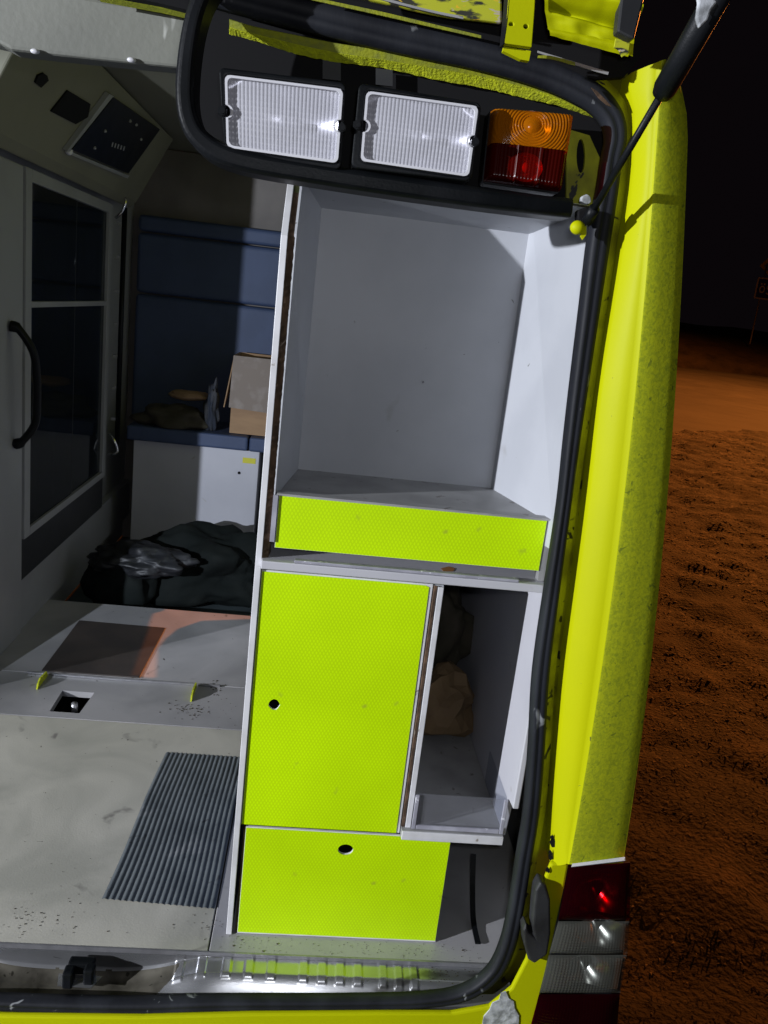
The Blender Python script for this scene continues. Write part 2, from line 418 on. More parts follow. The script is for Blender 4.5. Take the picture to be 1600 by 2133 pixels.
gr['label'] = 'withered brown grass and leaf litter lying beside the van'; gr['category'] = 'grass'

# road signs on the far bank
SY = 54.0
sg = thing('road_sign', 'blue direction sign with pale border and letters on the far bank', 'road sign', at(1578, 690, 1, SY))
c = [ay(*p, SY) for p in ((1579, 577), (1650, 587), (1642, 633), (1567, 621))]
zt, zb = c[0].z, c[3].z; xl = c[3].x+.1


def rrect(x0, x1, z0, z1, r, y, n=4):
    o = []
    for cx, cz, a0 in ((x1-r, z1-r, 0), (x0+r, z1-r, 90), (x0+r, z0+r, 180), (x1-r, z0+r, 270)):
        for i in range(n+1):
            a = R(a0+90*i/n); o.append((cx+r*math.cos(a), y, cz+r*math.sin(a)))
    return o


slab('sign_border', [rrect(xl, xl+2.6, zb, zt, .08, SY)], (0, .03, 0), m_signwhite, sg)
slab('sign_panel', [rrect(xl+.09, xl+2.51, zb+.09, zt-.09, .05, SY-.02)], (0, .018, 0), m_signblue, sg)
lm = MB()


def ringz(cx, cz, rx, rz, w, y, n=20):
    a = [(cx+rx*math.cos(2*math.pi*i/n), y, cz+rz*math.sin(2*math.pi*i/n)) for i in range(n)]
    b = [(cx+(rx-w)*math.cos(2*math.pi*i/n), y, cz+(rz-w)*math.sin(2*math.pi*i/n)) for i in range(n)]
    return a, b


zm = (zt+zb)/2
a_, b_ = ringz(xl+.42, zm-.06, .20, .24, .09, SY-.04)
nn = len(a_); lm.add(a_+b_, [(i, (i+1) % nn, (i+1) % nn+nn, i+nn) for i in range(nn)])
for s in (-1, 1): lm.box(xl+.42+s*.10-.05, xl+.42+s*.10+.05, SY-.045, SY-.03, zm+.23, zm+.33)
lm.build('letter', m_signwhite, sg)
# second letter: only its left edge is in the photograph
lm = MB(); ss = [(.20, .20), (.05, .27), (-.12, .22), (-.16, .1), (-.02, .0), (.14, -.08), (.16, -.2), (.02, -.28), (-.15, -.22)]
lm.sweep([(xl+.90+a, SY-.04, zm-.04+b) for a, b in ss], .045, [(-1, 0), (1, 0), (1, .015), (-1, .015)]); lm.build('letter', m_signwhite, sg)
b0 = at(1572, 692, 1, SY); MB().tube([(xl+.45, SY+.06, b0.z-.8), (xl+.45, SY+.06, zt+.9)], .05, 10).build('post', m_post, sg, smooth=True)
MB().tube([(xl+2.15, SY+.06, b0.z-.8), (xl+2.15, SY+.06, zt)], .05, 10).build('post', m_post, sg, smooth=True)
sg2 = thing('chevron_sign', 'dim yellow arrow sign pointing left above the blue direction sign', 'road sign', (xl+.9, SY+.3, zt+.2))
ch = [ay(*p, SY+.3) for p in ((1583, 553), (1604, 535), (1604, 543), (1592, 554), (1604, 570), (1604, 578))]
slab('arrow_panel', [ch], (0, .03, 0), m_signyel, sg2)
MB().tube([(ch[1].x, SY+.4, ch[4].z-2.6), (ch[1].x, SY+.4, ch[1].z)], .04, 8).build('post', m_post, sg2)

# ================================================================== AMBULANCE
amb = thing('ambulance', 'yellow ambulance seen through its open tailgate, stripped inside, beside dark grass', 'ambulance', (-.3, 1.3, GZ))

# ---- floor panels (gaps between them are real)
ftop = 0.0


def fpanel(x0, x1, y0, y1, mat, **k):
    return box('floor_panel', x0, x1, y0, y1, -.02, ftop, mat, amb, bevel=.0015, seg=1, **k)


hx0, hx1, hy0, hy1 = -.728, -.632, 2.295, 2.43   # small recess
fpanel(-1.052, -.1205, 1.388, 2.259, m_floor)
fpanel(-.1175, .60, 1.388, 2.259, m_floor2)
slab('floor_panel', [[(-1.052, 2.262, ftop), (.60, 2.262, ftop), (.60, 2.535, ftop), (-1.052, 2.535, ftop)], [(hx0+.004, hy0, ftop), (hx1-.004, hy0, ftop), (hx1+.004, hy1, ftop), (hx0, hy1, ftop)]], (0, 0, -.02), m_floor2, amb)
fpanel(-1.052, .60, 2.539, 3.18, m_floor2)
box('floor_edge_trim', -1.05, .50, 1.3835, 1.387, -.012, .0015, m_alu, amb)
box('underfloor', -1.10, .62, 1.37, 3.18, -.12, -.09, m_blkm, amb)
rec = MB(); rec.box(hx0-.01, hx1+.01, hy0-.01, hy1+.01, -.075, -.07); rec.build('floor_recess', m_blkm, amb)
pin = MB().tube([(-.675, 2.385, -.07), (-.672, 2.37, -.01)], .010, 12).build('recess_pin', m_alu, amb, smooth=True)
slab('hatch_cover', [[(-.832, 2.552, .0), (-.515, 2.552, .0), (-.510, 2.978, .0), (-.836, 2.985, .0)]], (0, 0, .0045), m_hatch, amb)
MB().tube([at(58, 1400, 2, .004), at(220, 1413, 2, .004), at(458, 1429, 2, .004)], .0045, 6).build('hinge_rod', m_alu, amb)
for (a, b, cc) in (((80, 1437), (92, 1407), (103, 1410)), ((396, 1462), (407, 1430), (428, 1431))):
    p0, p1, p2 = at(*a, 2, 0), at(*b, 2, .0), at(*cc, 2, 0)
    y0, y1 = p0.y, p1.y; x = (p0.x+p1.x)/2
    pts = [(x, y0, .001), (x, y0+.01, .018), (x, y0+.03, .026), (x, y1-.01, .02), (x, y1, .001)]
    slab('floor_bracket', [pts], (.005, 0, 0), m_rough_yel, amb)
# ribbed rubber mat
mc = [at(212, 1872, 2, .003), at(445, 1893, 2, .003), at(512, 1578, 2, .003), at(345, 1567, 2, .003)]
nr = 18; v = []; f = []; nyy = 14; prof = []
for i in range(nr*6+1): prof.append(.0010+.0026*(max(0, math.sin(2*math.pi*(i/6.0-.25))*.5+.5)**.7))
for j in range(nyy+1):
    for i, h in enumerate(prof):
        a = i/(nr*6); b = j/nyy
        p = mc[0].lerp(mc[1], a).lerp(mc[3].lerp(mc[2], a), b)
        v.append((p.x+.002*math.sin(b*7+a), p.y, .0012+h))
w_ = nr*6+1
f = [(j*w_+i, j*w_+i+1, (j+1)*w_+i+1, (j+1)*w_+i) for j in range(nyy) for i in range(nr*6)]
mk('ribbed_mat', v, f, m_mat, amb, smooth=True)

# ---- steel sill with pressed squares and the latch well
def sillz(x, y):
    t = (1.384-y)/.075                        # 0 at the floor edge, 1 at the seal
    z = -.008 - .003*min(1, t/.45)
    if t > .45: z -= .034*min(1, (t-.45)/.5)**1.3
    lx = (x+.375)/.20
    w = math.exp(-abs(lx)**4.0)*(1 if t > .02 else 0)
    z -= w*.055*math.sin(math.pi*min(1, max(0, .12+t*.84)))**.7
    return z


sq = []
for cx in (378, 424, 475, 521, 567, 633, 671, 708, 745, 797, 829, 861):
    p = at(cx, 1988+.055*(cx-378), 2, -.009); q = at(cx, 2024+.055*(cx-378), 2, -.010)
    sq.append((p.x, q.y, p.y, .0075 if cx < 780 else .0065))


def sill(x, y):
    z = sillz(x, y)
    for cx, y0, y1, hw in sq:
        if abs(x-cx) < hw+.003 and y0-.003 < y < y1+.003:
            d = min((hw+.003-abs(x-cx)), y-(y0-.003), y1+.003-y)/.003
            z += .0018*min(1, max(0, d))**1.3
    return z


nx, ny = 620, 44; x0, x1, y0, y1 = -.62, .50, 1.309, 1.3830
v = [(x0+(x1-x0)*i/nx, y0+(y1-y0)*j/ny, 0) for j in range(ny+1) for i in range(nx+1)]
v = [(a, b, sill(a, b)) for a, b, _ in v]
f = [(j*(nx+1)+i, j*(nx+1)+i+1, (j+1)*(nx+1)+i+1, (j+1)*(nx+1)+i) for j in range(ny) for i in range(nx)]
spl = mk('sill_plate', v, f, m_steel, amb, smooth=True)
spl.data.materials.append(M('shaded_grimy_steel', (.055, .05, .04), .35, metal=.6, col2=(.14, .13, .105), scale=14, specks=((40, .66, (.03, .028, .02), .04),), rvar=.15))  # latch well faces: shade and dark reflection put into the colour, along with grime
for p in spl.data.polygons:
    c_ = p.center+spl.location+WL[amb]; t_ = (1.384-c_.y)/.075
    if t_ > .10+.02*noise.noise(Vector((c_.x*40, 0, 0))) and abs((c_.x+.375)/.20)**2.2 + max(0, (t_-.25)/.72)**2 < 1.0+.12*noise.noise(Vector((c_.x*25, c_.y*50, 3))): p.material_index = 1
lt = MB()
a0 = at(168, 2020, 2, -.03)
lt.box(a0.x-.022, a0.x+.028, 1.347, 1.368, -.032, -.004); lt.box(a0.x-.026, a0.x-.006, 1.325, 1.350, -.045, -.008)
lt.box(a0.x+.012, a0.x+.032, 1.330, 1.352, -.04, -.004)
lt.build('latch_striker', m_blk, amb, bevel=.004)
slab('latch_base', [[(a0.x-.035, 1.328, -.040), (a0.x+.03, 1.326, -.040), (a0.x+.045, 1.35, -.036), (a0.x-.04, 1.352, -.036)]], (0, 0, .002), m_steel, amb)

# ---- rubber seal round the opening
SEALY = 1.30
sp = [(-70, 2086, 16), (150, 2094, 18), (300, 2096, 19), (450, 2090, 17), (700, 2088, 15), (880, 2084, 16), (970, 2068, 18), (1028, 2028, 20), (1058, 1970, 20), (1076, 1890, 19),
      (1092, 1790, 19), (1108, 1690, 19), (1119, 1550, 19), (1128, 1400, 19), (1152, 1220, 17), (1176, 1050, 15), (1192, 920, 17), (1208, 800, 19), (1230, 640, 21), (1249, 500, 23),
      (1266, 400, 21), (1276, 330, 20), (1284, 288, 21), (1277, 248, 22), (1250, 212, 24), (1208, 185, 25), (1155, 160, 26), (1080, 135, 26), (990, 110, 27), (900, 90, 28),
      (800, 68, 28), (700, 44, 28), (600, 18, 28), (500, -8, 28), (400, -36, 28)]
pts = [Vector((*ay(a, b, SEALY)[:], )) for a, b, c in sp]
ext = resample([(p.x, p.z, q[2]*.000775) for p, q in zip(pts, sp)], 5)
SP3 = [(e[0], SEALY, e[1]) for e in ext]; SPW = [e[2] for e in ext]
prof = [(-1, .012), (-.97, -.002), (-.8, -.009), (-.45, -.013), (-.1, -.0125), (.12, -.0105), (.3, -.0125), (.6, -.0125), (.85, -.008), (.98, .0), (1, .012)]
MB().sweep(SP3, SPW, prof).build('door_seal', m_rub, amb, smooth=True)
# recessed gutter outside the seal
gut = MB(); V = []
for i, (p, hw) in enumerate(zip(SP3, SPW)):
    pass
gp = []
for i in range(0, len(SP3)):
    p = Vector(SP3[i]); t = (Vector(SP3[min(i+1, len(SP3)-1)])-Vector(SP3[max(i-1, 0)])).normalized(); u = t.cross(Vector((0, 1, 0)))
    gp.append((p, u))
# choose outward direction: away from the opening's middle
mid = Vector((-.05, SEALY, .8)); gv = []; gf = []
for i, (p, u) in enumerate(gp):
    if (p-mid).dot(u) < 0: u = -u
    hw = SPW[i]
    z = p.z
    for off, yy in ((hw*.8, 1.304), (hw+.002, 1.306), (hw+.013, 1.310), (hw+.019, 1.332), (hw+.052, 1.334)):
        q = p+u*off; gv.append((q.x, yy, q.z))
for i in range(len(gp)-1):
    for k in range(4): gf.append((i*5+k, i*5+k+1, (i+1)*5+k+1, (i+1)*5+k))
mk('door_gutter', gv, gf, m_gutter, amb, smooth=True, solid=.002)

# ---- rear pillar: bright inner face, crease, dirty outer face, then the side of the body
rows = [(154, 1315, 1374, 1386), (182, 1309, 1373, 1425), (210, 1315, 1372, 1430), (257, 1322, 1371, 1432), (294, 1325, 1369, 1433), (345, 1319, 1366, 1433), (414, 1311, 1361, 1431), (514, 1297, 1354, 1427),
        (800, 1250, 1323, 1413), (1050, 1224, 1299, 1391), (1400, 1177, 1252, 1349), (1600, 1159, 1222, 1324), (1700, 1152, 1204, 1312), (1800, 1148, 1186, 1304)]
YB, YC, YO = 1.292, 1.252, 1.274
L_, C_, O_ = [], [], []
for py, a, b, c in rows:
    L_.append(ay(a, py, YB)); C_.append(ay(b, py-(10 if py > 170 else 0)*0, YC)); O_.append(ay(c, py, YO))
L_[0] = ay(1315, 152, YB); C_[0] = ay(1378, 126, YC); O_[0] = ay(1388, 124, YC+.003)
import numpy as np
zz = np.linspace(O_[0].z, O_[-1].z, 40)
def refit(P, deg, y, k0=1):
    q = np.polyfit([p.z for p in P[k0:]], [p.x for p in P[k0:]], deg); return q
qC = refit(C_, 2, YC); qO = refit(O_, 2, YO, 2)
topL, topC, topO = L_[0].copy(), C_[0].copy(), O_[0].copy()
Lz = [p.z for p in L_][::-1]; Lx = [p.x for p in L_][::-1]
L2, C2, O2 = [topL], [topC], [topO]
for k in range(40):
    t = k/39; zc_ = C_[1].z+(C_[-1].z-C_[1].z)*t; zo_ = O_[1].z+(O_[-1].z-O_[1].z)*t; zl_ = L_[1].z+(L_[-1].z-L_[1].z)*t
    xl_ = sum(float(np.interp(zl_+o_, Lz, Lx)) for o_ in (-.06, -.03, 0, .03, .06))/5 if .05 < t < .95 else float(np.interp(zl_, Lz, Lx))
    ex = .012*max(0, 1-t*20)**2
    L2.append(Vector((xl_, YB, zl_))); C2.append(Vector((float(np.polyval(qC, zc_)), YC, zc_))); O2.append(Vector((float(np.polyval(qO, zo_))-ex, YO, zo_)))
L_, C_, O_ = L2, C2, O2
n = len(L_); v = []; f = []
for i in range(n):
    l, c = L_[i], C_[i]
    v += [(l.x+.001, YB+.05, l.z), l, l.lerp(c, .06)+Vector((0, -.004, 0)), l.lerp(c, .5)+Vector((0, -.0035, 0)), l.lerp(c, .80)+Vector((0, -.001, 0)), l.lerp(c, .86)+Vector((0, .0012, 0)), l.lerp(c, .97)+Vector((0, -.0006, 0)), c]
for i in range(n-1):
    for k in range(7): f.append((i*8+k, i*8+k+1, (i+1)*8+k+1, (i+1)*8+k))
pil = mk('rear_pillar', v, f, m_yel, amb, smooth=True)
v = []; f = []
for i in range(n):
    c, o = C_[i], O_[i]
    v += [c, c.lerp(o, .05)+Vector((0, -.0015, 0)), c.lerp(o, .4)+Vector((0, -.002, 0)), c.lerp(o, .75)+Vector((0, -.003, 0)), c.lerp(o, .9)+Vector((0, -.0015, 0)), c.lerp(o, .97)+Vector((0, .0005, 0)), o+Vector((0, .0008, 0))]
for i in range(n-1):
    for k in range(6): f.append((i*7+k, i*7+k+1, (i+1)*7+k+1, (i+1)*7+k))
mk('pillar_corner', v, f, m_dirty, amb, smooth=True)
v = []; f = []
for o in O_: v += [o+Vector((-.0008, .0012, 0)), o+Vector((-.014, .08, 0))]
for i in range(n-1): f.append((i*2, i*2+1, i*2+3, i*2+2))
mk('pillar_side', v, f, m_dirty, amb)

# body side (with an unseen window, outlined so the street lamp throws the wanted floor patch), right side
LAMP = Vector((22, 27, 14))


def side_x(z): return (.655 - .115*z) if z <= 1.62 else .469 - (z-1.62)*.55


def in_x(z): return side_x(z)-.035


patchp = [(322, 1262), (265, 1410), (325, 1412), (328, 1352), (345, 1330), (370, 1310), (420, 1293), (535, 1289), (560, 1240), (480, 1262)]
hole = []
for a, b in patchp:
    p = at(a, b, 2, .0); d = LAMP-p; t = (.62-p.x)/(d.x+.115*d.z); q = p+d*t; hole.append((q.y, q.z))
yy0, yy1, zz0, zz1 = min(h[0] for h in hole), max(h[0] for h in hole), min(h[1] for h in hole), max(h[1] for h in hole)
print('WINDOW', yy0, yy1, zz0, zz1)
inner = [(in_x(a), b, a) for b, a in ((1.36, -.14), (6.5, -.14), (6.5, 1.62), (1.36, 1.62))]
slab('side_wall_inner', [inner, [(in_x(h[1]), h[0], h[1]) for h in hole]], (.006, 0, 0), m_lwall, amb)
# outer skin in three courses, the window opening is cut in the middle one
sk = MB()
for (za, zb_) in ((-.35, .2), ):
    sk.add([(side_x(za), 1.35, za), (side_x(za), 6.5, za), (side_x(zb_), 6.5, zb_), (side_x(zb_), 1.35, zb_)], [(0, 1, 2, 3)])
for (za, zb_) in ((.2, 1.0), (1.0, 1.62)):
    for ya, yb in ((1.35, yy0-.12), (yy1+.12, 6.5)):
        sk.add([(side_x(za), ya, za), (side_x(za), yb, za), (side_x(zb_), yb, zb_), (side_x(zb_), ya, zb_)], [(0, 1, 2, 3)])
sk.add([(side_x(1.62), 1.45, 1.62), (side_x(1.62), 6.5, 1.62), (side_x(2.0), 6.5, 2.0), (side_x(2.0), 1.45, 2.0)], [(0, 1, 2, 3)])
sk.build('side_skin', m_yel, amb, solid=.003)
# roof and its liner
box('ceiling', -1.10, .27, 1.66, 6.5, 1.955, 1.985, m_ceil, amb)
box('roof', -1.15, .27, 1.45, 6.5, 2.0, 2.03, m_yel, amb)
# header trim band over the opening on the left
hd = [ay(a, b, 1.56) for a, b in ((-60, 78), (0, 92), (24, 104), (110, 114), (235, 127), (400, 143))]
ht = [ay(a, b, 1.56) for a, b in ((420, 26), (230, 2), (0, -40), (-60, -50))]
slab('roof_header', [hd+ht], (0, .05, 0), m_head, amb, bevel=.006)
for a, b in ((73, 107), (274, 125)):
    p = ay(a, b, 1.556); MB().sphere(p, .0052, 8, (1.5, 1, .8)).build('foam_blob', m_lampw, amb, smooth=True)
MB().sweep([ay(a, b, 1.50) for a, b in ((200, -14), (330, 10), (440, 34))], .003, [(-1, 0), (1, 0), (1, .03), (-1, .03)]).build('header_edge', m_rough_yel, amb)
slab('roof_header_upper', [[ay(a, b, 1.48) for a, b in ((200, -60), (500, -60), (500, 42), (430, 30), (330, 6), (200, -18))]], (0, .02, 0), m_blkm, amb)

# ---- left inner wall, far bulkhead
box('side_wall_inner', -1.075, -1.052, 2.36, 6.5, -.14, 1.95, m_lwall, amb)
box('grab_panel', -1.05, -1.0, 2.365, 2.842, .0, 1.60, m_lwall, amb, bevel=.004)
hnd = [at(22, 682, 0, -.992), at(14, 700, 0, -.985), at(30, 745, 0, -.962), at(44, 790, 0, -.955), at(44, 850, 0, -.955), at(40, 885, 0, -.965), at(20, 910, 0, -.985), at(24, 932, 0, -.992)]
hp = resample([(-.996, 2.72, 1.105), (-.97, 2.725, 1.095), (-.93, 2.735, 1.03), (-.922, 2.745, .95), (-.922, 2.75, .86), (-.93, 2.755, .79), (-.97, 2.76, .73), (-.996, 2.765, .715)], 4)
MB().tube(hp, [.018]*4+[.013]*(len(hp)-8)+[.018]*4, 10).build('grab_handle', m_blk, amb, smooth=True)
box('far_bulkhead', -1.052, .44, 4.58, 4.62, -.2, 1.95, m_beige, amb)
box('footwell_floor', -1.052, .60, 3.185, 4.60, -.17, -.15, m_teal, amb)
box('footwell_riser', -1.052, .58, 3.165, 3.18, -.15, -.025, m_dark_grey, amb)

# blue upholstered backrest over the bench, horizontal channels
bs = thing('bench_seat', 'blue upholstered bench with white locker base across the far end of the cabin', 'bench', (-.3, 4.3, -.15))
zs = [ay(500, r, 4.5).z for r in (470, 507, 634, 900)]
for i in range(3):
    x0 = -1.01
    box('back_cushion', x0, .50, 4.49, 4.57, zs[i+1]+.004, zs[i]-.004, m_blue, bs, bevel=.022, seg=4)
zc = ay(500, 938, 4.08).z; ztop = ay(500, 905, 4.08).z
box('seat_cushion', -.93, -.335, 4.05, 4.47, zc+.003, zc+.075, m_blue, bs, bevel=.012, seg=3)
box('seat_cushion', -.328, .30, 4.05, 4.47, zc+.003, zc+.075, m_blue, bs, bevel=.012, seg=3)
box('locker_base', -.90, -.275, 4.09, 4.47, -.148, zc, m_white, bs, bevel=.003)
box('locker_base', -.22, .3, 4.12, 4.47, -.148, zc, m_lwall, bs, bevel=.003)
p = ay(520, 960, 4.085); box('sticker', p.x-.035, p.x+.03, 4.0865, 4.0885, p.z-.014, p.z+.014, m_sticker, bs)
p = ay(498, 985, 4.085); MB().tube([(p.x, 4.082, p.z), (p.x, 4.089, p.z)], .007, 10).build('key_hole', m_blkm, bs)

# ---- body rear panel below and beside the seal, bumper top
rp = [(-70, 2116), (300, 2120), (520, 2114), (800, 2112), (940, 2112), (1020, 2098), (1066, 2060), (1096, 2002), (1112, 1940), (1124, 1880), (1136, 1830), (1148, 1800), (1186, 1797), (1176, 1850), (1158, 1930), (1140, 2020), (1124, 2082), (1100, 2180), (-70, 2240)]
pslab('rear_panel', rp, 1.276, .012, m_yel, amb, bevel=.004)
mk('bumper', [(-.62, 1.27, -.075), (.60, 1.27, -.10), (.62, 1.10, -.14), (-.62, 1.10, -.14), (.62, 1.09, -.34), (-.62, 1.09, -.34), (.62, 1.27, -.34), (-.62, 1.27, -.34)],
   [(0, 1, 2, 3), (3, 2, 4, 5), (5, 4, 6, 7), (0, 7, 6, 1), (0, 3, 5, 7), (1, 6, 4, 2)], m_yel, amb, bevel=.01, seg=3)
v = []; cpx = [(1004, 2140), (1008, 2118), (1020, 2104), (1026, 2090), (1040, 2084), (1044, 2070), (1054, 2066), (1060, 2080), (1070, 2086), (1072, 2100), (1081, 2116), (1080, 2140)]
pslab('chipped_patch', cpx, 1.2735, .0025, m_snow, amb)
lp = [(1116, 1856), (1126, 1838), (1138, 1844), (1147, 1876), (1148, 1945), (1141, 1990), (1114, 2009), (1101, 2000), (1092, 1968), (1090, 1938), (1097, 1926), (1104, 1944), (1112, 1950), (1109, 1930), (1112, 1890)]
pslab('latch_buffer', lp, 1.258, .03, m_rock, amb, bevel=.005, seg=3)
for q in ((1152, 1758, 9), (1147, 1782, 8), (1150, 1745, 5), (1141, 1812, 6)):
    pslab('chipped_patch', circ_px(q[0], q[1], q[2]*.6, q[2], 11, .45), 1.2735 if q[1] > 1795 else 1.283, .0015, m_blkm, amb)

# ---- tail lamp cluster
tl = MB()
def tail(name, quad, y4, mat, nu, nv, amp, parent, bulge=.012, back=True):
    cs = [ay(a, b, y) for (a, b), y in zip(quad, y4)]
    def fn(u, v):
        e = min(1, min(u, 1-u)/.08)*min(1, min(v, 1-v)/.08)
        g = abs(math.sin(math.pi*u*nu))*abs(math.sin(math.pi*v*nv))
        return bulge*(1-(2*u-1)**4)*(1-(2*v-1)**6) + amp*g*e
    return patch(name, cs, nu*4, nv*4, fn, mat, parent, smooth=True)


tlh = mk('tail_lamp', *(lambda P: ([*P, *[p+Vector((0, .05, 0)) for p in P]], [(0, 1, 2, 3), (7, 6, 5, 4), (0, 4, 5, 1), (1, 5, 6, 2), (2, 6, 7, 3), (3, 7, 4, 0)]))(
    [ay(1192, 1806, 1.328), ay(1313, 1797, 1.328), ay(1281, 2200, 1.328), ay(1095, 2200, 1.328)]), m_blk, amb)
mk('lamp_gasket', [ay(1192, 1800, 1.246), ay(1302, 1786, 1.256), ay(1302, 1793, 1.250), ay(1190, 1806, 1.242), ay(1192, 1800, 1.27), ay(1302, 1786, 1.275)], [(0, 1, 2, 3), (4, 5, 1, 0)], m_wht_edge, tlh, solid=.002)
YL, YR = 1.246, 1.258
tail('red_lens', ((1185, 1803), (1313, 1797), (1312, 1916), (1163, 1916)), (YL, YR, YR, YL), m_dred, 26, 22, .0008, tlh)
tail('clear_lens', ((1163, 1919), (1311, 1919), (1307, 1986), (1144, 1986)), (YL, YR, YR, YL), m_clear2, 26, 12, .0012, tlh, .010)
tail('clear_lens', ((1143, 1989), (1306, 1989), (1292, 2068), (1124, 2068)), (YL, YR, YR, YL), m_clear2, 26, 14, .0012, tlh, .010)
tail('red_lens', ((1123, 2071), (1291, 2071), (1280, 2200), (1088, 2200)), (YL, YR, YR, YL), m_dred, 26, 22, .0008, tlh)
for qd in (((1200, 1812), (1306, 1808), (1302, 1908), (1180, 1908)), ((1176, 1926), (1304, 1926), (1300, 1980), (1158, 1980)), ((1158, 1996), (1298, 1996), (1286, 2060), (1138, 2060))):
    cs_ = [ay(a, b, 1.262) for a, b in qd]; gx_ = {1812: (1262, 1874), 1926: (1262, 1944), 1996: (1236, 2028)}[qd[0][1]]
    gp_ = ay(*gx_, 1.275); cx_, cz_ = gp_.x-.020, gp_.z+.008; vv = []
    for jj in range(31):
        for ii in range(41):
            p_ = cs_[0].lerp(cs_[1], ii/40).lerp(cs_[3].lerp(cs_[2], ii/40), jj/30)
            vv.append((p_.x, 1.262+.048*math.exp(-((p_.x-cx_)/.031)**2-((p_.z-cz_)/.030)**2), p_.z))
    mk('reflector', vv, [(b*41+a, b*41+a+1, (b+1)*41+a+1, (b+1)*41+a) for b in range(30) for a in range(40)], m_refl2, tlh, smooth=True)

# ---- lamp housing over the opening
hs = [(470, -80), (432, -30), (412, 10), (398, 60), (388, 130), (385, 200), (394, 252), (416, 288), (458, 318), (525, 338), (640, 358), (800, 383), (1000, 411), (1120, 426), (1192, 434)]
hp3 = resample([ay(a, b, 1.228+.045*max(0, (i-8)/6)**1.5) for i, (a, b) in enumerate(hs)], 4)
hw = [.010+.004*min(1, i/30) for i in range(len(hp3))]
lh = MB().sweep(hp3, hw, [(-1, .0), (-.6, -.006), (.6, -.006), (1, .0), (1.0, .055), (-1, .055)]).build('lamp_housing', m_blk, amb, smooth=False, bevel=.003)
pslab('housing_back', [(430, -60), (395, 60), (390, 200), (412, 270), (520, 318), (800, 374), (1000, 398), (1180, 412), (1262, 400), (1262, 250), (1180, 190), (1000, 135), (700, 70), (500, 20)], 1.355, .01, m_blkm, amb)
# stand-off straps behind the lamps
for q in ((672, 118, 710, 168), (783, 142, 818, 180)):
    pslab('lamp_strap', [(q[0], q[1]), (q[2], q[1]+4), (q[2], q[3]), (q[0], q[3]-4)], 1.335, .004, m_dark_grey, lh)
# painted flange along the top of the recess
top = [(478, 40), (531, 56), (620, 74), (700, 90), (800, 106), (900, 127), (1000, 144), (1031, 151), (1119, 175), (1184, 206), (1243, 238)]
midl = [(478, 56), (531, 70), (620, 92), (700, 109), (800, 124), (900, 141), (1000, 158), (1031, 165), (1119, 188), (1178, 211), (1243, 242)]
lowl = [(478, 70), (531, 84), (620, 112), (700, 128), (800, 141), (900, 163), (1000, 181), (1040, 190), (1097, 205), (1162, 219), (1243, 246)]


def strip(name, A, ya, B, yb, mat, parent, jag=0, n=6):
    def dens(P, y):
        return resample([ay(a, b, y) for a, b in P], n)
    a = dens(A, ya); b = dens(B, yb)
    if jag: b = [p+Vector((0, 0, random.uniform(-jag, jag))) for p in b]
    m_ = len(a); return mk(name, a+b, [(i, i+1, i+1+m_, i+m_) for i in range(m_-1)], mat, parent, solid=.002)


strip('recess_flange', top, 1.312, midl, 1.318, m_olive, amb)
strip('recess_flange', midl, 1.318, lowl, 1.335, m_rough_yel, amb, .0006, 14)


# ---- work lamps and signal lamp
def px_quad(c, u, v):
    a = (c[0][0]+(c[1][0]-c[0][0])*u, c[0][1]+(c[1][1]-c[0][1])*u); b = (c[3][0]+(c[2][0]-c[3][0])*u, c[3][1]+(c[2][1]-c[3][1])*u)
    return (a[0]+(b[0]-a[0])*v, a[1]+(b[1]-a[1])*v)


def quad_loop(c, y, inset=0, rr=.06, notch=0, n=5):
    """rounded quad in its own u,v square, with optional semicircular notches halfway up both sides"""
    o = []; ar = 1.6
    for cu, cv, a0 in ((1-inset-rr, inset*ar+rr*ar, -90), (1-inset-rr, 1-inset*ar-rr*ar, 0), (inset+rr, 1-inset*ar-rr*ar, 90), (inset+rr, inset*ar+rr*ar, 180)):
        for i in range(n+1):
            a = R(a0+90*i/n); o.append((cu+rr*math.cos(a), cv+rr*ar*math.sin(a)))
        if notch and a0 == -90:
            for k in range(9):
                t = R(-90+180*k/8); o.append((1-inset-notch*math.cos(t), .5+notch*ar*1.25*math.sin(t)))
        if notch and a0 == 90:
            for k in range(9):
                t = R(90-180*k/8); o.append((inset+notch*math.cos(t), .5+notch*ar*1.25*math.sin(t)))
    return [ay(*px_quad(c, u, v), y) for u, v in o]


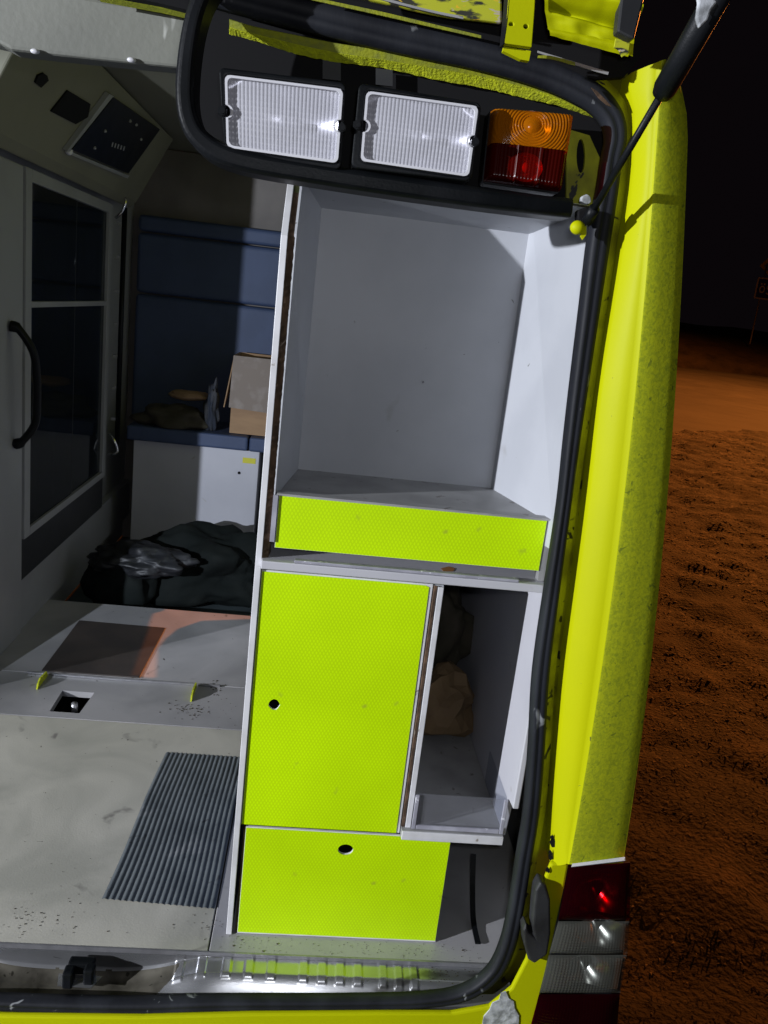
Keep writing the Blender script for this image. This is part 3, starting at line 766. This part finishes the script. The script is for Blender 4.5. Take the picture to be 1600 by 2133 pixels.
def work_lamp(outer, lens, screws, k):
    oc = outer
    Yf = 1.240
    root = slab('work_lamp', [quad_loop(oc, Yf-.010, 0, .05), quad_loop(lens, Yf-.010, -.01, .05)], (0, .05, 0), m_blk, amb, bevel=.003, seg=3)
    box_ = [ay(*p, Yf+.04) for p in oc]
    slab('lamp_back', [quad_loop(oc, Yf+.042, .01, .05)], (0, .02, 0), m_blkm, root)
    slab('lens_frame', [quad_loop(lens, Yf-.0135, -.004, .05, .045), quad_loop(lens, Yf-.0135, .018, .045, .045)], (0, .006, 0), m_lampw, root)
    lc = [ay(*p, Yf-.006) for p in lens]

    def fn(u, v):
        rib = abs(math.sin(math.pi*u*30))
        seg_ = abs((v*13) % 1-.5)*2
        g = .0006*rib + .00045*seg_**2
        return g + .004*(1-(2*u-1)**2)*(1-(2*v-1)**2)

    def keep(u, v):
        du = min(abs(u-0), abs(u-1)); return not (math.hypot(du, (v-.5)/2.0) < .055) and .012 < u < .988
    patch('lens', lc, 240, 104, fn, m_lens, root, outer=keep, smooth=True)
    # dished reflector with a flat lamp socket
    cc = lambda u, v: lc[0].lerp(lc[1], u).lerp(lc[3].lerp(lc[2], u), v)
    vv = []; nu, nv = 26, 18
    for j in range(nv+1):
        for i in range(nu+1):
            u, v_ = i/nu, j/nv; p = cc(.02+.96*u, .03+.94*v_)
            d = .036*(1-min(1, ((2*u-1)**2+(2*v_-1)**2)/1.4))
            vv.append((p.x, Yf+.003+d, p.z))
    mk('reflector', vv, [(j*(nu+1)+i, j*(nu+1)+i+1, (j+1)*(nu+1)+i+1, (j+1)*(nu+1)+i) for j in range(nv) for i in range(nu)], m_refl, root, smooth=True)
    bpt = cc(.5, .5); MB().tube([(bpt.x, Yf+.03, bpt.z), (bpt.x, Yf+.008, bpt.z)], .006, 10).build('bulb', m_lampw, root, smooth=True)
    for s in screws:
        p = ay(*s, Yf-.014); q = MB(); q.tube([(p.x, Yf-.019, p.z), (p.x, Yf-.005, p.z)], .0045, 12); q.tube([(p.x, Yf-.016, p.z), (p.x, Yf-.005, p.z)], .0065, 6)
        q.build('screw', m_blk, root)
    return root


work_lamp([(455, 139), (722, 172), (711, 354), (468, 316)], [(469, 156), (714, 186), (703, 339), (473, 306)], [(463, 231), (712, 266)], 0)
work_lamp([(748, 172), (1004, 214), (982, 378), (731, 349)], [(764, 190), (996, 222), (976, 367), (752, 334)], [(744, 260), (990, 296)], 1)

# signal lamp: amber over red
sq4 = [(1022, 232), (1187, 246), (1163, 400), (1007, 378)]
sroot = slab('signal_lamp', [quad_loop(sq4, 1.29, -.02, .05)], (0, .03, 0), m_blk, amb, bevel=.003)
def half(a, b): return [px_quad(sq4, 0, a), px_quad(sq4, 1, a), px_quad(sq4, 1, b), px_quad(sq4, 0, b)]
ha, hb = half(0, .50), half(.503, 1)


def edgefall(u, v, top_):
    e = 1-(abs(2*u-1))**14; ev = 1-(max(0, (1-2*v) if top_ else (2*v-1)))**14
    return .034*e**.35*ev**.35


def f_amber(u, v):
    r = math.hypot((u-.48)*1.05, (v-.42)*.52)
    g = .0016*abs(math.sin(math.pi*r*26)) if r > .13 else .004*(1-(r/.13)**2)
    return edgefall(u, v, True)+g


def f_red(u, v):
    return edgefall(u, v, False) + .0006*abs(math.sin(math.pi*u*22)) + (.004 if .33 < u < .36 or .62 < u < .66 else 0)


patch('amber_lens', [ay(*p, 1.288) for p in ha], 130, 60, f_amber, m_amber, sroot, smooth=True)
patch('red_lens', [ay(*p, 1.288) for p in hb], 110, 40, f_red, m_red, sroot, smooth=True)
p = ay(*px_quad(sq4, .5, .22), 1.28); q = ay(*px_quad(sq4, .5, .75), 1.28)
for cc_, r1 in ((p, .024), (q, .020)):
    vv = []; ff = []
    for i in range(8):
        for k in range(20):
            rr = i/7; a = 2*math.pi*k/20; vv.append((cc_.x+r1*1.3*rr*math.cos(a), 1.286-.020*rr*rr, cc_.z+r1*rr*math.sin(a)))
    for i in range(7):
        for k in range(20): ff.append((i*20+k, i*20+(k+1) % 20, (i+1)*20+(k+1) % 20, (i+1)*20+k))
    mk('reflector', vv, ff, m_refl, sroot, smooth=True)
    MB().sphere((cc_.x, 1.272, cc_.z), .009, 8).build('bulb', m_lampw, sroot, smooth=True)
# recess wall right of the signal lamp
pslab('recess_panel', [(1180, 268), (1228, 282), (1250, 330), (1240, 430), (1180, 420)], 1.345, .006, m_gutter, amb, holes=[circ_px(1210, 325, 9, 36, 16)])
pslab('foam_blob', circ_px(1222, 415, 11, 10, 12, .15), 1.28, .012, m_snow, amb, bevel=.003)

# ---- things above the opening: hinge, tailgate edge, trim
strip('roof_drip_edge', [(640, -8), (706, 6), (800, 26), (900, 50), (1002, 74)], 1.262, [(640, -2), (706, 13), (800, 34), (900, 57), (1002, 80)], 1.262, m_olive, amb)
pslab('roof_channel', [(560, -60), (1330, -60), (1335, 120), (1300, 160), (1240, 165), (1180, 150), (1100, 118), (1000, 92), (800, 45), (640, 5)], 1.29, .01, m_blkm, amb)
strip('roof_drip_edge', [(1120, 106), (1180, 124), (1240, 142), (1268, 150)], 1.262, [(1120, 110), (1180, 130), (1240, 149), (1266, 156)], 1.262, m_greyd, amb)
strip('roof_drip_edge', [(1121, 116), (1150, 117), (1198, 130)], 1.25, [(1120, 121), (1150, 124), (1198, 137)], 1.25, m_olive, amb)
pslab('bare_metal_edge', [(1232, 182), (1244, 190), (1262, 208), (1274, 222), (1264, 218), (1248, 204)], 1.275, .003, m_mdf, amb)
tg = thing('tailgate', 'raised yellow tailgate with black trim and peeling paint above the opening', 'tailgate', ay(950, 0, 1.2))
tg.parent = amb; tg.location = WL[tg]-WL[amb]
del tg['category']; del tg['label']
pslab('peeled_edge', [(690, -60), (1046, -60), (1046, 48), (1000, 42), (940, 36), (880, 24), (800, 6), (700, -14)], 1.235, .01, m_peel, tg, bevel=.003)
strip('worn_edge', [(780, -10), (860, 12), (920, 26), (965, 34)], 1.225, [(780, -4), (860, 17), (920, 31), (965, 40)], 1.225, m_greyd, tg)
hg = [(1064, -60), (1118, -60), (1114, 20), (1108, 98), (1050, 90), (1056, 40)]
slab('hinge', [[ay(a, b, 1.20) for a, b in hg]] + [[ay(a, b, 1.20) for a, b in circ_px(*c)] for c in ((1065, 50, 5, 4.5, 9, .2), (1096, 55, 5, 5, 12))], (0, .012, 0), m_yel, tg, bevel=.002)
slab('hinge', [[ay(a, b, 1.215) for a, b in ((1050, 97), (1106, 106), (1102, 127), (1085, 124), (1048, 106))]], (0, .01, 0), m_yel, tg)
strip('hinge_side', [(1056, -60), (1048, 40), (1042, 100)], 1.215, [(1066, -60), (1058, 40), (1050, 92)], 1.2, m_blk, tg)
# stamped inner panel of the tailgate: ribs and hollow modelled in relief
tc_ = [ay(1122, -60, 1.16), ay(1335, -60, 1.16), ay(1318, 118, 1.19), ay(1142, 62, 1.19)]


def f_tg(u, v):
    z = .010*math.sin(math.pi*min(1, max(0, (v-.35)/.3)))*(.3+u) + .012*math.exp(-((v-.30-.15*u)/.10)**2) - .018*math.exp(-((v-.56-.10*u)/.06)**2)*(u > .05)
    z += .004*noise.noise(Vector((u*5, v*5, 1)))
    return z


patch('inner_panel', tc_, 60, 60, f_tg, m_yel, tg, smooth=True)
patch('tailgate_lip', [ay(1140, 58, 1.185), ay(1320, 92, 1.185), ay(1308, 118, 1.19), ay(1146, 74, 1.19)], 20, 4, lambda u, v: .004*math.sin(math.pi*v)+.002*noise.noise(Vector((u*9, v*3, 5))), m_yel, tg, smooth=True)
pslab('edge_trim', [(1300, -60), (1352, -60), (1342, 0), (1322, 82), (1310, 78), (1286, 66), (1290, 30)], 1.15, .02, m_dark_grey, tg, bevel=.003)
pslab('chipped_patch', [(1283, 80), (1300, 84), (1312, 88), (1308, 112), (1296, 118), (1290, 104), (1280, 98)], 1.176, .003, m_peel, tg)

# ---- gas strut with its ball stud
s0 = ay(1226, 452, 1.262)
s1 = s0 + Vector((.165, -.33, .245))*.62
def strut_pt(px, py, y): return ay(px, py, y)
A = ay(1226, 455, 1.258); B = ay(1386, 183, 1.10); Cc = ay(1530, -70, .96)
st = MB().tube([A, B], .0052, 10).build('gas_strut', m_blk, amb, smooth=True)
dirn = (Cc-B).normalized()
MB().tube([B-dirn*.012, B-dirn*.010, B, B+dirn*.01, Cc], [.004, .0125, .0150, .0150, .0150], 16).build('strut_cylinder', m_blk, st, smooth=True)
MB().tube([A-(B-A).normalized()*.006, A+(B-A).normalized()*.02], .0085, 10).build('strut_socket', m_blk, st, smooth=True)
p1 = ay(1203, 474, 1.262); p2 = ay(1226, 462, 1.275)
MB().sphere(p1, .0098, 12, (1.15, 1, 1.05)).build('ball_stud', m_yel, st, smooth=True)
pslab('stud_bracket', [(1212, 480), (1222, 470), (1222, 488), (1214, 499), (1210, 492)], 1.262, .005, m_yel, st)
pslab('bracket', [(1204, 438), (1222, 430), (1240, 440), (1242, 462), (1222, 470), (1204, 458)], 1.268, .02, m_blkm, st, bevel=.003)
snp = [ay(a, b, .985) for a, b in ((1446, -20), (1500, -20), (1492, 5), (1478, 22), (1470, 44), (1462, 52), (1452, 62), (1446, 40), (1450, 10))]
slab('peeling_label', [snp], (0, -.006, 0), m_snow, st, bevel=.002)

# ================================================================== RIGHT STORAGE CABINET
cb = thing('storage_cabinet', 'tall grey open-fronted cabinet with lime reflective drawer and doors inside the tailgate', 'cabinet', (.2, 1.6, 0))
F = 1.438
# left side panel with chamfered top
side = [(-.089, 1.434, .001), (-.089, 1.434, 1.395), (-.089, 1.512, 1.505), (-.089, 1.95, 1.505), (-.089, 1.95, .001)]
slab('side_panel', [[Vector(p)+Vector((0, .003 if p[1] < 1.9 else 0, 0)) for p in side]], (.0113, 0, 0), m_blue, cb, bevel=.001)
slab('edge_band', [side[:3]+[(-.089, 1.517, 1.503), (-.089, 1.4385, 1.397), (-.089, 1.4385, .001)]], (.0115, 0, 0), m_wht_edge, cb, bevel=.001)
# raw chipboard core showing beside the edge band (ragged)
v = []; f = []; N_ = 120
for i in range(N_+1):
    z = .815+(1.47-.815)*i/N_
    yb = 1.446 if z < 1.395 else 1.446+(z-1.395)*.70
    v += [(-.0776+random.uniform(-.0005, .0012), yb-.012, z), (-.066+random.uniform(-.001, .0006), yb-.006, z), (-.064, yb+.03, z)]
for i in range(N_): f += [(i*3, i*3+1, i*3+4, i*3+3), (i*3+1, i*3+2, i*3+5, i*3+4)]
mk('chipboard_core', v, f, m_mdf, cb)
# open compartment
CT = ay(665, 430, 1.70).z
mk('compartment_wall', [(-.0655, 1.44, .935), (-.033, 1.70, .935), (-.033, 1.70, CT+.01), (-.0655, 1.51, CT+.025), (-.0655, 1.44, 1.40)], [(0, 1, 2, 3, 4)], m_grey, cb, solid=.004)
mk('compartment_wall', [(.456, 1.405, .90), (.388, 1.703, .90), (.388, 1.703, CT+.05), (.425, 1.405, CT+.05)], [(0, 1, 2, 3)], m_grey, cb, solid=.004)
box('back_panel', -.036, .390, 1.700, 1.706, .935, CT+.04, m_grey, cb)
mk('top_panel', [(-.07, 1.44, CT+.032), (.44, 1.42, CT+.024), (.40, 1.70, CT), (-.035, 1.70, CT-.001)], [(0, 1, 2, 3)], m_grey, cb, solid=.003)
mk('compartment_floor', [(-.060, 1.441, .944), (.452, 1.441, .944), (.388, 1.70, .944), (-.034, 1.70, .944)], [(0, 1, 2, 3)], m_greyd, cb, solid=.004)
dpan = [ay(580, 1029, F), ay(1140, 1086, F), ay(1125, 1191, F), ay(572, 1140, F)]
xa, xb, z0_, z1_ = -.0565, .4430, .8495, .9490
box('shelf_lip', -.060, .4475, F-.004, F+.02, z1_+.001, z1_+.0045, m_greyd, cb)
dr = box('drawer', xa, xb, F+.0015, F+.016, z0_, z1_, m_white, cb)
box('lime_sheet', xa+.001, xb-.001, F, F+.0012, z0_+.0008, z1_-.0008, m_lime, dr)
box('drawer_box', xa+.02, xb-.01, F+.018, 1.69, z0_+.012, z1_-.02, m_greyd, cb)
box('drawer_rail', -.0662, -.0575, F-.004, F+.02, z0_+.012, z1_+.0005, m_acr_edge, cb)
box('drawer_rail', .4440, .4560, F+.002, F+.02, z0_-.02, z1_+.0005, m_greyd, cb)
# ledge board under the drawer
zt0 = ay(600, 1166, 1.418).z
bl = [ay(553, 1168, 1.418), ay(1131, 1220, 1.418), ay(1129, 1238, 1.418), ay(551, 1184, 1.418)]
ledge_z1 = (bl[0].z+bl[1].z)/2; ledge_z0 = (bl[2].z+bl[3].z)/2
box('ledge_board', -.0775, .457, 1.418, 2.3, ledge_z0, ledge_z1, m_white, cb, bevel=.002)
sl = [at(614, 1166, 2, ledge_z1+.003), at(1085, 1217, 2, ledge_z1+.003)]
box('acrylic_strip', sl[0].x, sl[1].x, 1.4195, 1.433, ledge_z1+.0008, ledge_z1+.006, m_acr_edge, cb, bevel=.001)
slab('rust_stain', [[at(a, b, 2, ledge_z1+.0004) for a, b in ((918, 1184), (935, 1180), (948, 1184), (944, 1190), (924, 1190))]], (0, 0, .0003), M('rust', (.35, .14, .03), .9), cb)
# upper lime door
dz0, dz1 = .2635, .8005
ld = [ [(-.0752, F, dz0), (.2360, F, dz0), (.2360, F, dz1), (-.0752, F, dz1)] ]
hc = ay(571, 1468, F)
def hloop(y, r, jag=.08): return [(hc.x+r*math.cos(2*math.pi*i/11)*(1+jj), y, hc.z+r*math.sin(2*math.pi*i/11)*(1+jj)) for i, jj in zip(range(11), J)]
J = [random.uniform(-.1, .1) for _ in range(11)]
door = slab('cabinet_door', [[(-.0765, F+.0015, dz0-.001), (.2460, F+.0015, dz0-.001), (.2460, F+.0015, dz1+.004), (-.0765, F+.0015, dz1+.004)], hloop(F+.0015, .0108)], (0, .0045, 0), m_wht_edge, cb, bevel=.001)
slab('lime_sheet', [[(-.0755, F, dz0), (.2385, F, dz0), (.2385, F, dz1-.002), (.231, F, dz1+.001), (-.0755, F, dz1+.001)], hloop(F, .0112)], (0, .0013, 0), m_lime, door)
# divider
v = []; f = []
for i in range(81):
    z = .262+(.803-.262)*i/80
    v += [(.2475, F+.003, z), (.2485+random.uniform(-.0003, .0005), F-.001, z), (.2535+random.uniform(-.0008, .0006), F-.001, z), (.2545, F+.003, z)]
for i in range(80):
    for k in range(3): f.append((i*4+k, i*4+k+1, i*4+k+5, i*4+k+4))
box('divider', .2475, .2665, F+.004, 2.3, .262, .8035, m_grey, cb)
mk('chipboard_core', v, f, m_mdf, cb)
box('edge_band', .2555, .2665, F-.002, F+.0035, .262, .801, m_wht_edge, cb, bevel=.001)
box('compartment_back', .26, .60, 2.28, 2.30, .262, .8035, m_dark_grey, cb)
# right panel, lower compartment
rpz0 = ay(1075, 1683, 1.40).z
slab('side_panel', [[(.4585, 1.396, rpz0), (.4585, 1.436, rpz0-.004), (.4585, 1.452, .262), (.4585, 2.28, .262), (.4585, 2.28, .8035), (.4585, 1.396, .8035)]], (.012, 0, 0), m_white, cb, bevel=.002)
mk('side_panel', [(.4575, 1.398, .8045), (.4575, 1.404, .8045), (.427, 1.404, 1.50), (.427, 1.398, 1.50), (.4695, 1.398, .8045), (.4695, 1.404, .8045), (.44, 1.404, 1.50), (.44, 1.398, 1.50)],
   [(0, 1, 2, 3), (4, 5, 6, 7), (0, 4, 7, 3), (0, 1, 5, 4), (1, 2, 6, 5), (2, 3, 7, 6)], m_white, cb)
# lower shelf and acrylic guard
sb = [ay(848, 1727, 1.425), ay(1048, 1742, 1.425), ay(1047, 1758, 1.425)]
box('shelf_board', .2475, sb[1].x, 1.425, 2.28, sb[2].z, sb[1].z, m_greyd, cb)
box('edge_band', .2480, sb[1].x+.0005, 1.4205, 1.4248, sb[2].z-.0005, sb[1].z+.0005, m_wht_edge, cb, bevel=.001)
sz = sb[1].z
gt = .078
box('acrylic_guard', .272, .4545, 1.436, 1.439, sz+.003, sz+gt, m_acr, cb)
box('acrylic_guard', .4555, .4580, 1.446, 1.62, sz+.003, sz+gt, m_acr, cb)
gm = MB(); gm.box(.2675, .2755, 1.4305, 1.4355, sz+.001, sz+gt); gm.box(.4500, .4580, 1.4295, 1.4345, sz+.001, sz+gt+.002); gm.box(.2765, .4490, 1.4300, 1.4350, sz+.0012, sz+.010)
gm.build('guard_frame', m_acr_edge, cb, bevel=.001)
# lower lime drawer front
lh_c = ay(720, 1770, F); J2 = [0]*20
xl0, xl1, lz0, lz1 = -.0665, .3535, .003, .2555
box('chipboard_core', -.0705, -.0672, F+.002, F+.016, .002, .250, m_mdf, cb)
for q_ in ((945, 437, 1.60), (882, 796, 1.697)):
    p = ay(*q_); MB().sphere(p, .0022, 6).build('screw', m_alu, cb)
def hl2(y, r): return [(lh_c.x+r*math.cos(2*math.pi*i/20), y, lh_c.z+r*.80*math.sin(2*math.pi*i/20)) for i in range(20)]
fl = slab('cabinet_door', [[(xl0, F+.0015, lz0-.002), (xl1+.001, F+.0015, lz0-.002), (xl1+.001, F+.0015, lz1+.002), (xl0, F+.0015, lz1+.002)], hl2(F+.0015, .0154)], (0, .0045, 0), m_wht_edge, cb)
slab('lime_sheet', [[(xl0+.001, F, lz0+.002), (xl1, F, lz0+.002), (xl1, F, lz1), (xl0+.001, F, lz1)], hl2(F, .0158)], (0, .0013, 0), m_lime, fl)
box('drawer_box', .338, .352, F+.016, 2.2, .004, .25, m_dark_grey, cb)
box('drawer_box', -.07, .337, 2.19, 2.2, .004, .25, m_dark_grey, cb)
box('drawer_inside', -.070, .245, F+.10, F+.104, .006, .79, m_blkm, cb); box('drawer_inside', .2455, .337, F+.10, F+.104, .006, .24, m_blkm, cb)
strap = resample([(.452, 1.60, .10), (.450, 1.56, .05), (.447, 1.50, .008), (.4465, 1.435, .004)], 4)
MB().sweep(strap, .006, [(-1, 0), (1, 0), (1, .003), (-1, .003)], Vector((0, .3, .95)).normalized()).build('rubber_strap', m_blk, cb)
box('wheel_arch_box', .475, .583, 1.95, 3.0, 0, .30, m_lwall, amb)

# crumpled paper in the lower compartment
def crumple(name, c, r, sc, mat, label, cat, seed, amp=.5, freq=2.2, parent=None, floorz=None, sub=4, facet=False):
    bm = bmesh.new(); bmesh.ops.create_icosphere(bm, subdivisions=sub, radius=1)
    for v in bm.verts:
        p = v.co.copy(); o = noise.noise(p*freq+Vector((seed, 0, 0)))*amp + (1-abs(noise.noise(p*freq*2.1+Vector((0, seed, 0)))))*amp*.45
        p = p*(1+o-.2)
        v.co = Vector((p.x*sc[0], p.y*sc[1], p.z*sc[2]))*r
        if floorz is not None and v.co.z+c[2] < floorz: v.co.z = floorz-c[2]
    vs = [v.co+Vector(c) for v in bm.verts]; fs = [tuple(w.index for w in f.verts) for f in bm.faces]; bm.free()
    o = mk(name, vs, fs, mat, parent, smooth=not facet)
    if label: o['label'] = label; o['category'] = cat
    return o


crumple('paper_bag', (.372, 1.84, sz+.075), .090, (1.0, .8, .95), m_paper, 'crumpled brown paper bag in the narrow open compartment beside the lime door', 'paper bag', 3.3, .55, 1.5, None, sz+.001, 3, True)
crumple('cloth_bundle', (.385, 2.0, sz+.20), .085, (.9, .8, 1.5), m_blanket, 'dim crumpled cloth behind the paper bag deep in the narrow compartment', 'cloth', 8.1, .5, 1.8, None, sz+.001, 4)

# ================================================================== LEFT WALL CUPBOARD
cu = thing('wall_cupboard', 'grey framed cupboard with two dark sliding glass panes on the left cabin wall', 'cupboard', (-1.02, 3.4, 1.0))
fx0, fx1 = -1.012, -.994
ya, yb = 2.850, 3.925; z_top, z_mid0, z_mid1, z_bot = 1.60, 1.160, 1.180, .355


def fr(y0, y1, z0, z1, m=m_lwall, nm='frame'): return box(nm, fx0, fx1, y0, y1, z0, z1, m, cu, bevel=.002)


fr(ya, ya+.055, z_bot, z_top); fr(yb-.05, yb, z_bot, z_top); fr(ya+.056, yb-.051, z_top-.04, z_top); fr(ya+.056, yb-.051, z_mid0, z_mid1); fr(ya+.056, yb-.051, z_bot, z_bot+.03)
for (z0, z1) in ((z_mid1+.001, z_top-.041), (z_bot+.031, z_mid0-.001)):
    ymid = (ya+yb)/2
    box('glass_pane', -1.006, -1.003, ya+.057, ymid+.03, z0, z1, m_glass, cu)
    box('glass_pane', -1.0105, -1.0075, ymid-.03, yb-.052, z0, z1, m_glass, cu)
    box('pane_edge', -1.0065, -1.0025, ymid+.0305, ymid+.036, z0, z1, m_dark_grey, cu)
box('cupboard_back', -1.050, -1.046, ya, yb, z_bot, z_top, m_dark_grey, cu)
box('lower_band', -1.049, -1.004, ya, yb, .20, .352, m_dark_grey, cu)
box('kick_panel', -1.049, -1.012, 2.845, 4.55, .0, .197, m_lwall, cu)
for i, (y, z, h) in enumerate(((3.05, .42, .22), (3.25, .42, .3), (3.55, .42, .18), (3.1, 1.19, .2), (3.6, 1.19, .26))):
    box('inner_shelf', -1.045, -1.018, y, y+.16, z, z+h, (m_teal, m_lwall, m_beige)[i % 3], cu)
rl = MB(); rl.tube([(-.965, 4.02, .50), (-.965, 4.02, 1.60)], .012, 8)
rr_ = rl.build('grab_rail', m_blk, amb, smooth=True)
for z, s in ((1.60, 1), (.50, -1)):
    MB().tube(resample([(-1.0, 4.0, z-.05*s), (-.97, 3.99, z-.02*s), (-.955, 3.99, z+.03*s), (-.98, 3.99, z+.05*s), (-1.0, 4.0, z+.045*s)], 3), .007, 8).build('rail_hook', M('chrome%d' % s, (.7, .7, .7), .15, metal=1), rr_, smooth=True)
for k in range(7): box('rail_clip', -.99, -.972, 3.985, 4.0, .62+k*.15, .634+k*.15, m_lwall, rr_)

# ================================================================== OVERHEAD LOCKER WITH CONTROL PANEL
ol = thing('overhead_locker', 'slanted overhead locker with black switch panel at the top left of the cabin', 'locker', (-.95, 3.2, 1.8))
xa_, za_ = -.955, 1.645; xb_, zb2 = -.795, 1.945
sl_n = Vector((zb2-za_, 0, -(xb_-xa_))).normalized()   # outward normal of the slanted face


def sloc(t, y, off=0):
    p = Vector((xa_, y, za_)).lerp(Vector((xb_, y, zb2)), t); return p+sl_n*off


prof_ = [(-1.05, 1.64), (-.985, 1.615), (xa_, za_), (xb_, zb2), (-1.05, 1.95)]
MB().hexa([(a, 2.37, b) for a, b in prof_], [(a, 4.2, b) for a, b in prof_]).build('locker_body', m_ceil, ol, bevel=.006)


def spt(px, py, off=0):
    """point where the picture ray meets the slanted face"""
    d = RT*((px-800)/FPX) - UP*((py-1066.5)/FPX) + FW
    p0 = Vector((xa_, 3, za_))+sl_n*off
    return CAM + d*((p0-CAM).dot(sl_n)/d.dot(sl_n))


slab('switch_panel', [[spt(*p, .02) for p in ((237, 203), (334, 270), (268, 362), (150, 312))]], -sl_n*.019, m_blk, ol, bevel=.002)
slab('panel_bezel', [[spt(*p, .017) for p in ((228, 196), (238, 201), (151, 316), (139, 316))]], -sl_n*.016, m_lwall, ol)
slab('panel_bezel', [[spt(*p, .017) for p in ((150, 317), (270, 366), (266, 372), (146, 322))]], -sl_n*.016, m_lwall, ol)
slab('socket_plate', [[spt(*p, .006) for p in ((142, 189), (189, 217), (184, 244), (158, 259), (107, 233))]], -sl_n*.005, m_blkm, ol)
slab('socket_plate', [[spt(*p, .006) for p in ((92, 153), (99, 158), (102, 168), (86, 183), (74, 173), (80, 158))]], -sl_n*.005, m_blkm, ol)
for q in ((271, 252), (284, 260), (219, 273), (197, 308), (294, 290)):
    a = spt(*q, .022); MB().sphere(a, .006, 6).build('indicator', m_lwall, ol)
for k in range(5):
    slab('switch_mark', [[spt(234+k*6+dx, 296+k*2+dy, .0215) for dx, dy in ((0, 0), (2.5, 1), (0, 10), (-2, 9))]], sl_n*.0008, m_lwall, ol)
MB().sphere(spt(144, 315, .01), .013, 8).build('corner_knob', m_lampw, ol, smooth=True)

# ================================================================== LOOSE LOAD
# cardboard box on the bench
bx = thing('cardboard_box', 'open brown cardboard box with dusty folded front flap on the blue bench', 'cardboard box', (-.27, 4.2, zc+.078))
pz = zc+.078; zt_ = ay(478, 738, 4.15).z; xl2 = ay(478, 900, 4.12).x; xr2 = xl2+.34
t = .006
box('box_side', xl2, xr2, 4.115, 4.115+t, pz, zt_, m_card, bx)
box('box_side', xl2, xr2, 4.38, 4.38+t, pz, zt_, m_card, bx)
box('box_side', xl2, xl2+t, 4.1215, 4.3795, pz, zt_, m_card, bx)
box('box_side', xr2-t, xr2, 4.1215, 4.3795, pz, zt_, m_card, bx)
box('box_bottom', xl2+t, xr2-t, 4.1215, 4.3795, pz, pz+t, m_card, bx)
zf = ay(480, 853, 4.10).z
mk('box_flap', [(xl2-.004, 4.113, zt_), (xr2, 4.113, zt_), (xr2+.004, 4.085, zf-.004), (xl2-.008, 4.088, zf+.012)], [(0, 1, 2, 3)], m_cardg, bx, solid=.005)
mk('box_flap', [(xl2, 4.12, zt_), (xl2, 4.38, zt_), (xl2-.03, 4.40, zt_-.16), (xl2-.035, 4.11, zt_-.26)], [(0, 1, 2, 3)], m_card, bx, solid=.005)
# striped cloth squeezed beside the box, blanket, bags
crumple('striped_cloth', (-.535, 4.16, zc+.16), .075, (.45, .7, 1.9), M('blue_grey_cloth', (.02, .026, .04), .9, col2=(.07, .07, .075), scale=26, stretch=(1, 1, .2)), 'dark striped cloth wedged upright left of the cardboard box', 'cloth', 1.2, .5, 2.5, None, zc+.076)
crumple('folded_blanket', (-.72, 4.16, zc+.115), .15, (1.25, .7, .5), m_blanket, 'folded olive blanket lying in the dark on the bench left of the cardboard box', 'blanket', 5.5, .35, 1.8, None, zc+.076)
crumple('cardboard_sheet', (-.66, 4.2, zc+.235), .10, (1.3, .8, .28), m_card, 'flat cardboard scrap lying on the olive blanket in the dark', 'cardboard', 2.5, .25, 1.2, None, zc+.19, 3, True)
crumple('duffel_bag', (-.48, 3.70, .00), .285, (1.3, .72, .74), m_bag, 'big dark green duffel bag slumped on the footwell floor before the white locker', 'bag', 6.1, .42, 1.7, None, -.15, 5)
crumple('plastic_sack', (-.70, 3.42, .12), .17, (1.25, .75, .42), m_pbag, 'crumpled shiny black plastic sack leaning on the left of the duffel bag', 'sack', 9.4, .4, 2.2, None, -.15, 5)
crumple('plastic_sack', (-.80, 3.44, .0), .15, (1.05, .75, 1.05), m_bag, 'dull dark sack on the footwell floor under the shiny black plastic sack', 'sack', 4.4, .3, 1.5, None, -.15, 4)

# dirt on the floor and sill
dv, df = [], []


def crumb(x, y, z, s):
    n0 = len(dv); k = 5; a0 = random.random()*6
    for i in range(k):
        a = a0+6.283*i/k; r = s*random.uniform(.5, 1.2); dv.append((x+r*math.cos(a), y+r*math.sin(a), z))
    dv.append((x, y, z+s*random.uniform(.25, .6)))
    for i in range(k): df.append((n0+i, n0+(i+1) % k, n0+k))


for cx, cy, n_, sx, sy, sm in ((452, 1432, 22, 8, 8, .0035), (395, 1478, 60, 22, 8, .0032), (290, 1415, 10, 8, 4, .003), (60, 1405, 8, 10, 3, .003), (470, 1480, 24, 30, 25, .002), (70, 1915, 60, 70, 25, .0018), (200, 1850, 40, 120, 60, .0012), (420, 1920, 26, 25, 12, .0016),
                               (440, 1540, 26, 60, 40, .0016), (250, 1600, 40, 200, 120, .0012), (520, 1230+60, 14, 30, 10, .002), (230, 1330, 10, 60, 30, .0015)):
    for k in range(n_):
        px, py = random.gauss(cx, sx), random.gauss(cy, sy)
        if px > 500 and py > 1300: continue
        p = at(px, py, 2, .0008)
        if p.y > 1.392 and p.y < 3.17 and p.x > -1.04: crumb(p.x, p.y, .0007, sm*random.uniform(.4, 1.3))
for k in range(150):
    x = random.uniform(-.11, .45); crumb(x, random.uniform(1.392, 1.434), .0007, random.choice((.0008, .001, .0013, .0028 if random.random() < .15 else .001)))
for k in range(90):
    x = random.uniform(.33, .48); y = random.uniform(1.32, 1.38); crumb(x, y, sill(x, y)+.0004, random.uniform(.0006, .002))
o = mk('floor_dirt', dv, df, M('dirt', (.05, .042, .03), .95, col2=(.09, .075, .05), scale=60), amb, kind='stuff')
del o['kind']
o['kind'] = 'stuff'
